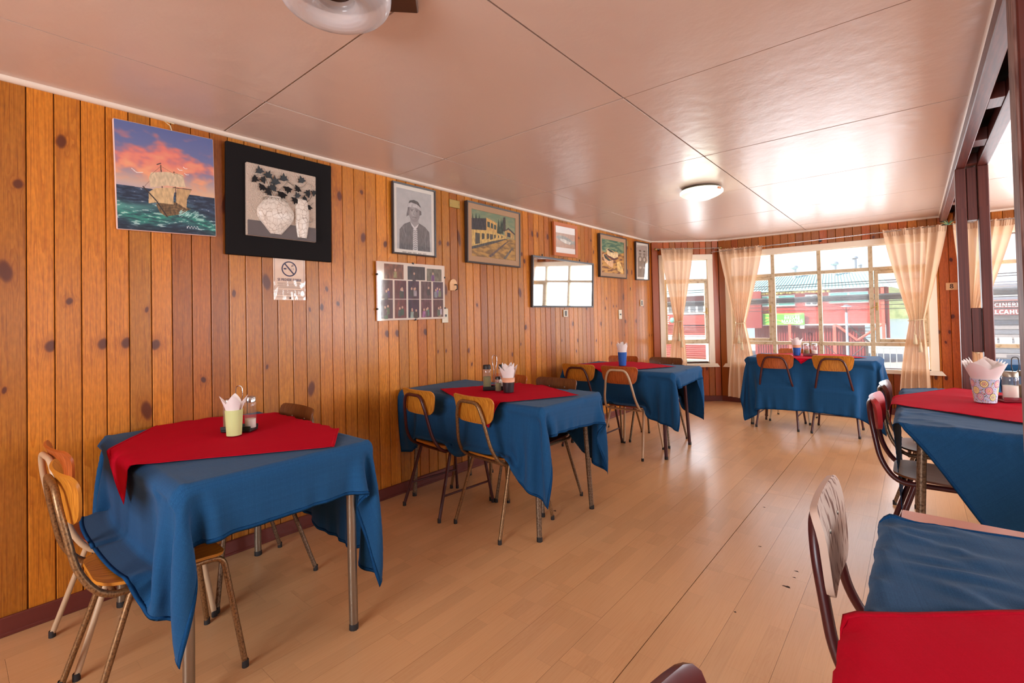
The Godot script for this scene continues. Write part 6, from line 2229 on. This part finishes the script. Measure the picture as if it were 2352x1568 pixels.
func red_building():
	var t := thing("red_building", "red shingled building with a pale teal roof across the street", "building", Vector3(-8.6, GROUND, -62))
	var o := Vector3(8.6, -GROUND, 62)     # from scene to the building's own axes
	# upper storey with courses of shingles
	boxed("wall", Vector3(-8.6, 1.8, -66.2) + o, Vector3(12.6, 4.0, 8.0), M.cladding_red, t)
	var rows := 21
	for k in rows:
		var y: float = -0.12 + k * (3.75 + 0.12) / rows
		var st := S(false)
		box(st, Vector3(-8.3, y + 0.1, -62.1) + o, Vector3(11.9, 0.21, 0.10), 0.0, Basis(Vector3.RIGHT, 0.16))
		put(st, "shingle_course", M.shingle_red if k % 2 == 0 else M.shingle_red_b, t)
	boxed("eave_board", Vector3(-8.4, 3.55, -61.9) + o, Vector3(12.4, 0.35, 0.12), M.cladding_red, t)
	# left bay clad in dark boards
	boxed("bay_wall", Vector3(-15.3, 1.6, -61.8) + o, Vector3(3.2, 4.3, 0.8), M.cladding_red, t)
	# ground floor, set back, ribbed cladding
	boxed("lower_wall", Vector3(-9.4, -2.2, -62.6) + o, Vector3(10.6, 4.1, 0.4), M.cladding_red, t)
	for k in 40:
		boxed("batten", Vector3(-14.4 + k * 0.26, -2.2, -62.36) + o, Vector3(0.07, 4.0, 0.08), M.cladding_red, t)
	boxed("floor_band", Vector3(-8.5, -0.2, -62.0) + o, Vector3(12.4, 0.14, 0.3), M.white_paint, t)
	# roof: one slope of ribbed sheet towards the street
	var rf := S(false)
	quad(rf, Vector3(-20, 3.75, -61.5) + o, Vector3(-18.5, 6.0, -68.0) + o, Vector3(-3.4, 6.0, -68.0) + o, Vector3(-1.9, 3.75, -61.5) + o)
	quad(rf, Vector3(-20, 3.62, -61.5) + o, Vector3(-20, 3.75, -61.5) + o, Vector3(-1.9, 3.75, -61.5) + o, Vector3(-1.9, 3.62, -61.5) + o)
	quad(rf, Vector3(-1.9, 3.75, -61.5) + o, Vector3(-3.4, 6.0, -68.0) + o, Vector3(-3.4, 6.0, -71.0) + o, Vector3(-1.9, 3.75, -71.0) + o)
	var roof := put(rf, "roof", M.roof_teal, t)
	var rib := S(false)
	for k in 56:
		var x: float = -19.6 + k * 0.312
		var x2: float = lerp(-18.5, -3.4, (x + 20.0) / 18.1)
		tube(rib, [Vector3(x, 3.79, -61.5) + o, Vector3(x2, 6.04, -68.0) + o], 0.05, 4)
	put(rib, "roof_ribs", M.roof_teal, roof)
	# sprayed foam under the eave
	var fr := RandomNumberGenerator.new()
	fr.seed = 12
	for k in 26:
		var st := S()
		lathe(st, [Vector2(0, 0.16), Vector2(0.2, 0.05), Vector2(0.16, -0.14), Vector2(0, -0.18)], 7, Vector3(-14.6 + k * 0.29 + fr.randf() * 0.2, 3.45 + fr.randf() * 0.1, -61.78) + o)
		put(st, "foam_lump", M.foam_yellow, t)
	# windows
	house_window(t, o, -13.83, -10.35, 1.93, 3.22, M.teal_paint, 2)
	house_window(t, o, -9.35, -8.20, 1.91, 3.15, M.window_dark, 2)
	house_window(t, o, -7.13, -3.67, 2.10, 3.27, M.teal_paint, 2)
	# green sign
	var sg := boxed("sign_board", Vector3(-11.54, 0.465, -61.75) + o, Vector3(4.2, 1.31, 0.12), M.sign_green, t, 0.01)
	for q in [[-11.54, 1.02, 3.9, 0.05], [-11.54, -0.09, 3.9, 0.05]]:
		boxed("sign_border", Vector3(q[0], q[1], -61.68) + o, Vector3(q[2], q[3], 0.02), M.sign_yellow, sg)
	lettering("BRISAS", 0.34, 0.03, M.white_paint, sg, "sign_text", Vector3(-10.65, 0.60, -61.67) + o)
	lettering("MARINAS", 0.34, 0.03, M.white_paint, sg, "sign_text", Vector3(-10.65, 0.20, -61.67) + o)
	boxed("sign_line", Vector3(-10.65, 0.90, -61.68) + o, Vector3(1.5, 0.06, 0.02), M.white_paint, sg)
	boxed("sign_line", Vector3(-10.65, -0.04, -61.68) + o, Vector3(1.7, 0.06, 0.02), M.white_paint, sg)
	var sw := S(false)
	for k in 3:
		var pts := []
		for e in 10:
			pts.append(Vector3(-13.4 + e * 0.2, 0.2 + k * 0.16 + 0.22 * sin(e * 0.35 + k), -61.68) + o)
		tube(sw, pts, 0.035, 4)
	put(sw, "sign_waves", M.sign_yellow, sg)
	# posts, braces, outside stair
	for x in [-10.9, -6.69]:
		boxed("corner_post", Vector3(x, -2.2, -61.7) + o, Vector3(0.28, 4.1, 0.28), M.post_coral, t)
	boxed("corner_post", Vector3(-2.5, 1.0, -61.7) + o, Vector3(0.26, 5.4, 0.26), M.post_coral, t)
	boxed("corner_post", Vector3(-2.15, 1.0, -61.9) + o, Vector3(0.3, 5.2, 0.2), M.cladding_red, t)
	var br := S(false)
	tube(br, [Vector3(-6.55, -0.2, -61.7) + o, Vector3(-4.7, -1.85, -61.7) + o], 0.13, 6)
	tube(br, [Vector3(-4.7, -1.85, -61.7) + o, Vector3(-2.6, -0.2, -61.7) + o], 0.13, 6)
	put(br, "brace", M.post_coral, t)
	var sr := S(false)
	tube(sr, [Vector3(-5.6, -0.2, -62.4) + o, Vector3(-3.3, -2.6, -62.4) + o], 0.12, 6)
	put(sr, "stair_string", M.iron, t)
	for k in 5:
		boxed("stair_rail", Vector3(-3.9, -0.25 - k * 0.33, -62.3) + o, Vector3(1.4, 0.06, 0.06), M.iron, t)
	boxed("stair_post", Vector3(-4.58, -0.95, -62.3) + o, Vector3(0.07, 1.7, 0.07), M.iron, t)
	boxed("lamp_box", Vector3(-9.7, -0.45, -61.9) + o, Vector3(0.4, 0.35, 0.2), M.white_paint, t)
	# roof ventilators, each a pipe with a spinning cowl
	for q in [[-10.96, 4.95, -66.0, 6.62, 0.36], [-6.93, 5.0, -66.0, 6.72, 0.37], [-5.34, 5.6, -70.0, 7.55, 0.32], [-4.8, 5.6, -69.0, 6.55, 0.22]]:
		var v := S()
		var c := Vector3(q[0], 0, q[2]) + o
		lathe(v, [Vector2(0.2, q[1] - 0.6), Vector2(0.19, q[3] - q[4] * 0.6), Vector2(0.19, q[3] - q[4] * 0.6), Vector2(q[4], q[3] - q[4] * 0.35), Vector2(q[4] * 1.05, q[3]), Vector2(q[4] * 0.85, q[3] + q[4] * 0.4), Vector2(0, q[3] + q[4] * 0.6)], 18, c)
		put(v, "roof_ventilator", M.galvanised, t)
		boxed("flashing", Vector3(q[0], q[1] - 0.1, q[2]) + o, Vector3(0.8, 0.18, 0.6), M.white_paint, t)
	# long wing to the left, seen through the small window
	boxed("wing_wall", Vector3(-25.0, 1.6, -64.2) + o, Vector3(16.0, 4.3, 4.0), M.cladding_red, t)
	var wr := S(false)
	quad(wr, Vector3(-36, 3.55, -61.4) + o, Vector3(-36, 6.0, -68.0) + o, Vector3(-17, 6.0, -68.0) + o, Vector3(-17, 3.55, -61.4) + o)
	put(wr, "wing_roof", M.roof_teal, t)
	for k in 6:
		boxed("shingle_course", Vector3(-24.5, 0.0 + k * 0.2, -62.05) + o, Vector3(14.0, 0.21, 0.1), M.shingle_red if k % 2 == 0 else M.shingle_red_b, t, 0.0, Basis(Vector3.RIGHT, 0.16))
	boxed("gallery_wall", Vector3(-24.5, 2.05, -62.1) + o, Vector3(14.0, 1.7, 0.1), M.white_paint, t)
	for k in 14:
		boxed("gallery_window", Vector3(-30.4 + k * 0.95, 2.1, -62.0) + o, Vector3(0.6, 1.1, 0.08), M.window_dark, t)
	boxed("gallery_rail", Vector3(-24.5, 1.42, -61.9) + o, Vector3(14.0, 0.1, 0.08), M.white_paint, t)
	var rs := boxed("red_sign", Vector3(-25.0, 0.52, -61.85) + o, Vector3(1.6, 1.4, 0.08), M.sign_red, t)
	for k in 4:
		boxed("sign_line", Vector3(-25.25, 0.95 - k * 0.28, -61.79) + o, Vector3(0.75 - 0.08 * (k % 2), 0.12, 0.02), M.white_paint, rs)
	var ds := S()
	lathe(ds, [Vector2(0, 0.02), Vector2(0.36, 0.02), Vector2(0.36, 0)], 24)
	var dn := put(ds, "round_mark", M.teal_paint, rs)
	dn.transform = Transform3D(Basis(Vector3.RIGHT, PI / 2), Vector3(-24.45, 0.5, -61.80) + o)
	for k in 4:
		boxed("lean_to_course", Vector3(-24.5, -1.25 + k * 0.26, -61.2 - k * 0.18) + o, Vector3(14.0, 0.27, 0.12), M.shingle_red if k % 2 == 0 else M.shingle_red_b, t, 0.0, Basis(Vector3.RIGHT, 0.7))
	boxed("lean_to_wall", Vector3(-24.5, -2.8, -61.6) + o, Vector3(14.0, 2.8, 0.3), M.white_paint, t)

func house_window(t: Node, o: Vector3, x0: float, x1: float, y0: float, y1: float, m: Material, lights: int):
	var w := boxed("window", Vector3((x0 + x1) / 2, (y0 + y1) / 2, -61.95) + o, Vector3(x1 - x0, y1 - y0, 0.12), M.white_paint, t)
	for k in lights:
		var a: float = lerp(x0, x1, float(k) / lights) + 0.12
		var b: float = lerp(x0, x1, float(k + 1) / lights) - 0.06
		boxed("pane", Vector3((a + b) / 2, (y0 + y1) / 2, -61.87) + o, Vector3(b - a, y1 - y0 - 0.26, 0.04), m, w)

func low_roofs():
	var t := thing("low_roof", "low building with a red shingle roof at the foot of the small window", "building", Vector3(-17, GROUND, -45))
	for k in 7:
		boxed("shingle_course", Vector3(0, 1.5 + k * 0.16, 0.9 - k * 0.3), Vector3(9.5, 0.20, 0.14), M.shingle_red if k % 2 == 0 else M.shingle_red_b, t, 0.0, Basis(Vector3.RIGHT, 0.5))
	boxed("wall", Vector3(0, 0.7, -0.2), Vector3(9.2, 1.5, 1.6), M.white_paint, t)

func street_lamp(at: Vector3):
	var t := thing("street_lamp", "grey street lamp with a flat hat in front of the red building", "street lamp", at)
	var st := S()
	lathe(st, [Vector2(0.09, 0), Vector2(0.075, 5.3), Vector2(0.06, 5.35)], 12)
	put(st, "pole", M.galvanised, t)
	st = S()
	for s in [-1, 1]:
		tube(st, [Vector3(0, 5.3, 0), Vector3(s * 0.24, 5.75, 0)], 0.02, 5)
		tube(st, [Vector3(0, 5.3, 0), Vector3(0, 5.75, s * 0.24)], 0.02, 5)
	put(st, "arms", M.iron, t)
	st = S()
	lathe(st, [Vector2(0.29, 5.74), Vector2(0.3, 5.78), Vector2(0.1, 5.88), Vector2(0, 5.89)], 20)
	put(st, "hat", M.galvanised, t)

func cables():
	var r := RandomNumberGenerator.new()
	r.seed = 14
	var list := [[1.97, 1.98, 0.012], [1.90, 1.94, 0.010], [1.63, 1.66, 0.034], [1.59, 1.615, 0.036], [1.55, 1.57, 0.034], [1.53, 1.50, 0.010], [1.45, 1.40, 0.008], [1.36, 1.30, 0.008]]
	for k in list.size():
		var q: Array = list[k]
		var st := S()
		var pts := []
		for e in 25:
			var u := e / 24.0
			pts.append(Vector3(lerp(-12.0, 6.0, u), lerp(q[0], q[1], u) - 0.25 * u * (1 - u) + 0.05, -14.0 - 0.08 * k))
		tube(st, pts, q[2], 6)
		var words := ["highest thin overhead cable", "second thin overhead cable", "upper strand of the thick cable bundle", "middle strand of the thick cable bundle", "lower strand of the thick cable bundle", "thin cable just below the bundle", "low thin overhead cable", "lowest thin overhead cable"]
		tag(put(st, "overhead_cable", M.cable_black), words[k] + " crossing the long window", "cable", "overhead cables")
	for x in [-12.0, 6.0]:
		var st2 := S()
		lathe(st2, [Vector2(0.13, GROUND), Vector2(0.10, 3.2), Vector2(0, 3.2)], 12, Vector3(x, 0, -14.3))
		tag(put(st2, "utility_pole", M.timber_grey), "utility pole carrying the cables to the left" if x < 0 else "utility pole carrying the cables to the right", "pole")

func railing():
	var t := thing("iron_railing", "brown iron railing with crossed bars outside the long window", "railing", Vector3(-1.04, -1.2, -11))
	for x in [-0.34, 0.34]:
		boxed("upright", Vector3(x, 0.95, 0), Vector3(0.04, 1.9, 0.04), M.iron, t)
	boxed("top_rail", Vector3(0, 1.86, 0), Vector3(0.64, 0.025, 0.03), M.iron, t)
	var st := S()
	tube(st, [Vector3(-0.32, 1.84, 0), Vector3(0.32, 1.2, 0)], 0.008, 6)
	tube(st, [Vector3(0.32, 1.84, 0), Vector3(-0.32, 1.2, 0)], 0.008, 6)
	put(st, "cross_bar", M.iron, t)
	boxed("deck", Vector3(0, -0.05, 0.3), Vector3(1.4, 0.1, 1.4), M.timber_grey, t)
	for q in [[-0.5, 0.9], [0.5, 0.9], [-0.5, -0.3], [0.5, -0.3]]:
		boxed("deck_leg", Vector3(q[0], -1.55, q[1]), Vector3(0.1, 2.9, 0.1), M.timber_grey, t)
	# white harbour railing farther off
	var w := thing("harbour_railing", "pale railing along the quay at the right of the long window", "railing", Vector3(-0.9, GROUND, -36))
	for k in 9:
		boxed("baluster", Vector3(-1.2 + k * 0.3, 1.6, 0), Vector3(0.05, 3.2, 0.05), M.galvanised, w)
	boxed("hand_rail", Vector3(0, 3.2, 0), Vector3(2.6, 0.07, 0.07), M.galvanised, w)

func cookhouse():
	var t := thing("cookhouse", "dark timber cookhouse with a white-lettered red sign, right of the post", "building", Vector3(6, GROUND, -60))
	var o := Vector3(-6, -GROUND, 60)
	boxed("wall", Vector3(7.5, -1.0, -63) + o, Vector3(9, 6.4, 5), M.timber_grey, t)
	var rf := S(false)
	quad(rf, Vector3(2.6, 1.95, -59.6) + o, Vector3(3.2, 3.7, -64) + o, Vector3(12, 3.7, -64) + o, Vector3(12.6, 1.95, -59.6) + o)
	quad(rf, Vector3(2.6, 1.80, -59.6) + o, Vector3(2.6, 1.95, -59.6) + o, Vector3(12.6, 1.95, -59.6) + o, Vector3(12.6, 1.80, -59.6) + o)
	put(rf, "roof", M.roof_grey, t)
	boxed("fascia", Vector3(7.6, 1.84, -59.5) + o, Vector3(10, 0.12, 0.1), M.post_coral, t)
	for k in 5:
		boxed("roof_lath", Vector3(7.5, 2.3 + k * 0.3, -60.4 - k * 0.75) + o, Vector3(9.4, 0.08, 0.1), M.timber_grey if k % 2 else M.white_paint, t)
	var s1 := boxed("sign_board", Vector3(6.6, 1.475, -59.7) + o, Vector3(5.0, 0.5, 0.08), M.sign_maroon, t)
	lettering("COCINERIAS", 0.34, 0.03, M.white_paint, s1, "sign_text", Vector3(6.05, 1.475, -59.63) + o, Basis(), true, 0.95)
	var s2 := boxed("sign_board", Vector3(6.6, 0.85, -59.7) + o, Vector3(5.0, 0.5, 0.08), M.sign_maroon, t)
	lettering("DALCAHUE", 0.34, 0.03, M.white_paint, s2, "sign_text", Vector3(5.95, 0.85, -59.63) + o, Basis(), true, 1.05)
	for k in 9:
		boxed("wall_board", Vector3(7.5, 0.35 - k * 0.42, -60.4) + o, Vector3(9, 0.36, 0.12), M.timber_grey if k % 2 == 0 else M.roof_grey, t)
	for k in 4:
		boxed("crate", Vector3(5.0 + k * 0.9, -1.6, -59.0) + o, Vector3(0.7, 0.5, 0.5), M.white_paint, t)
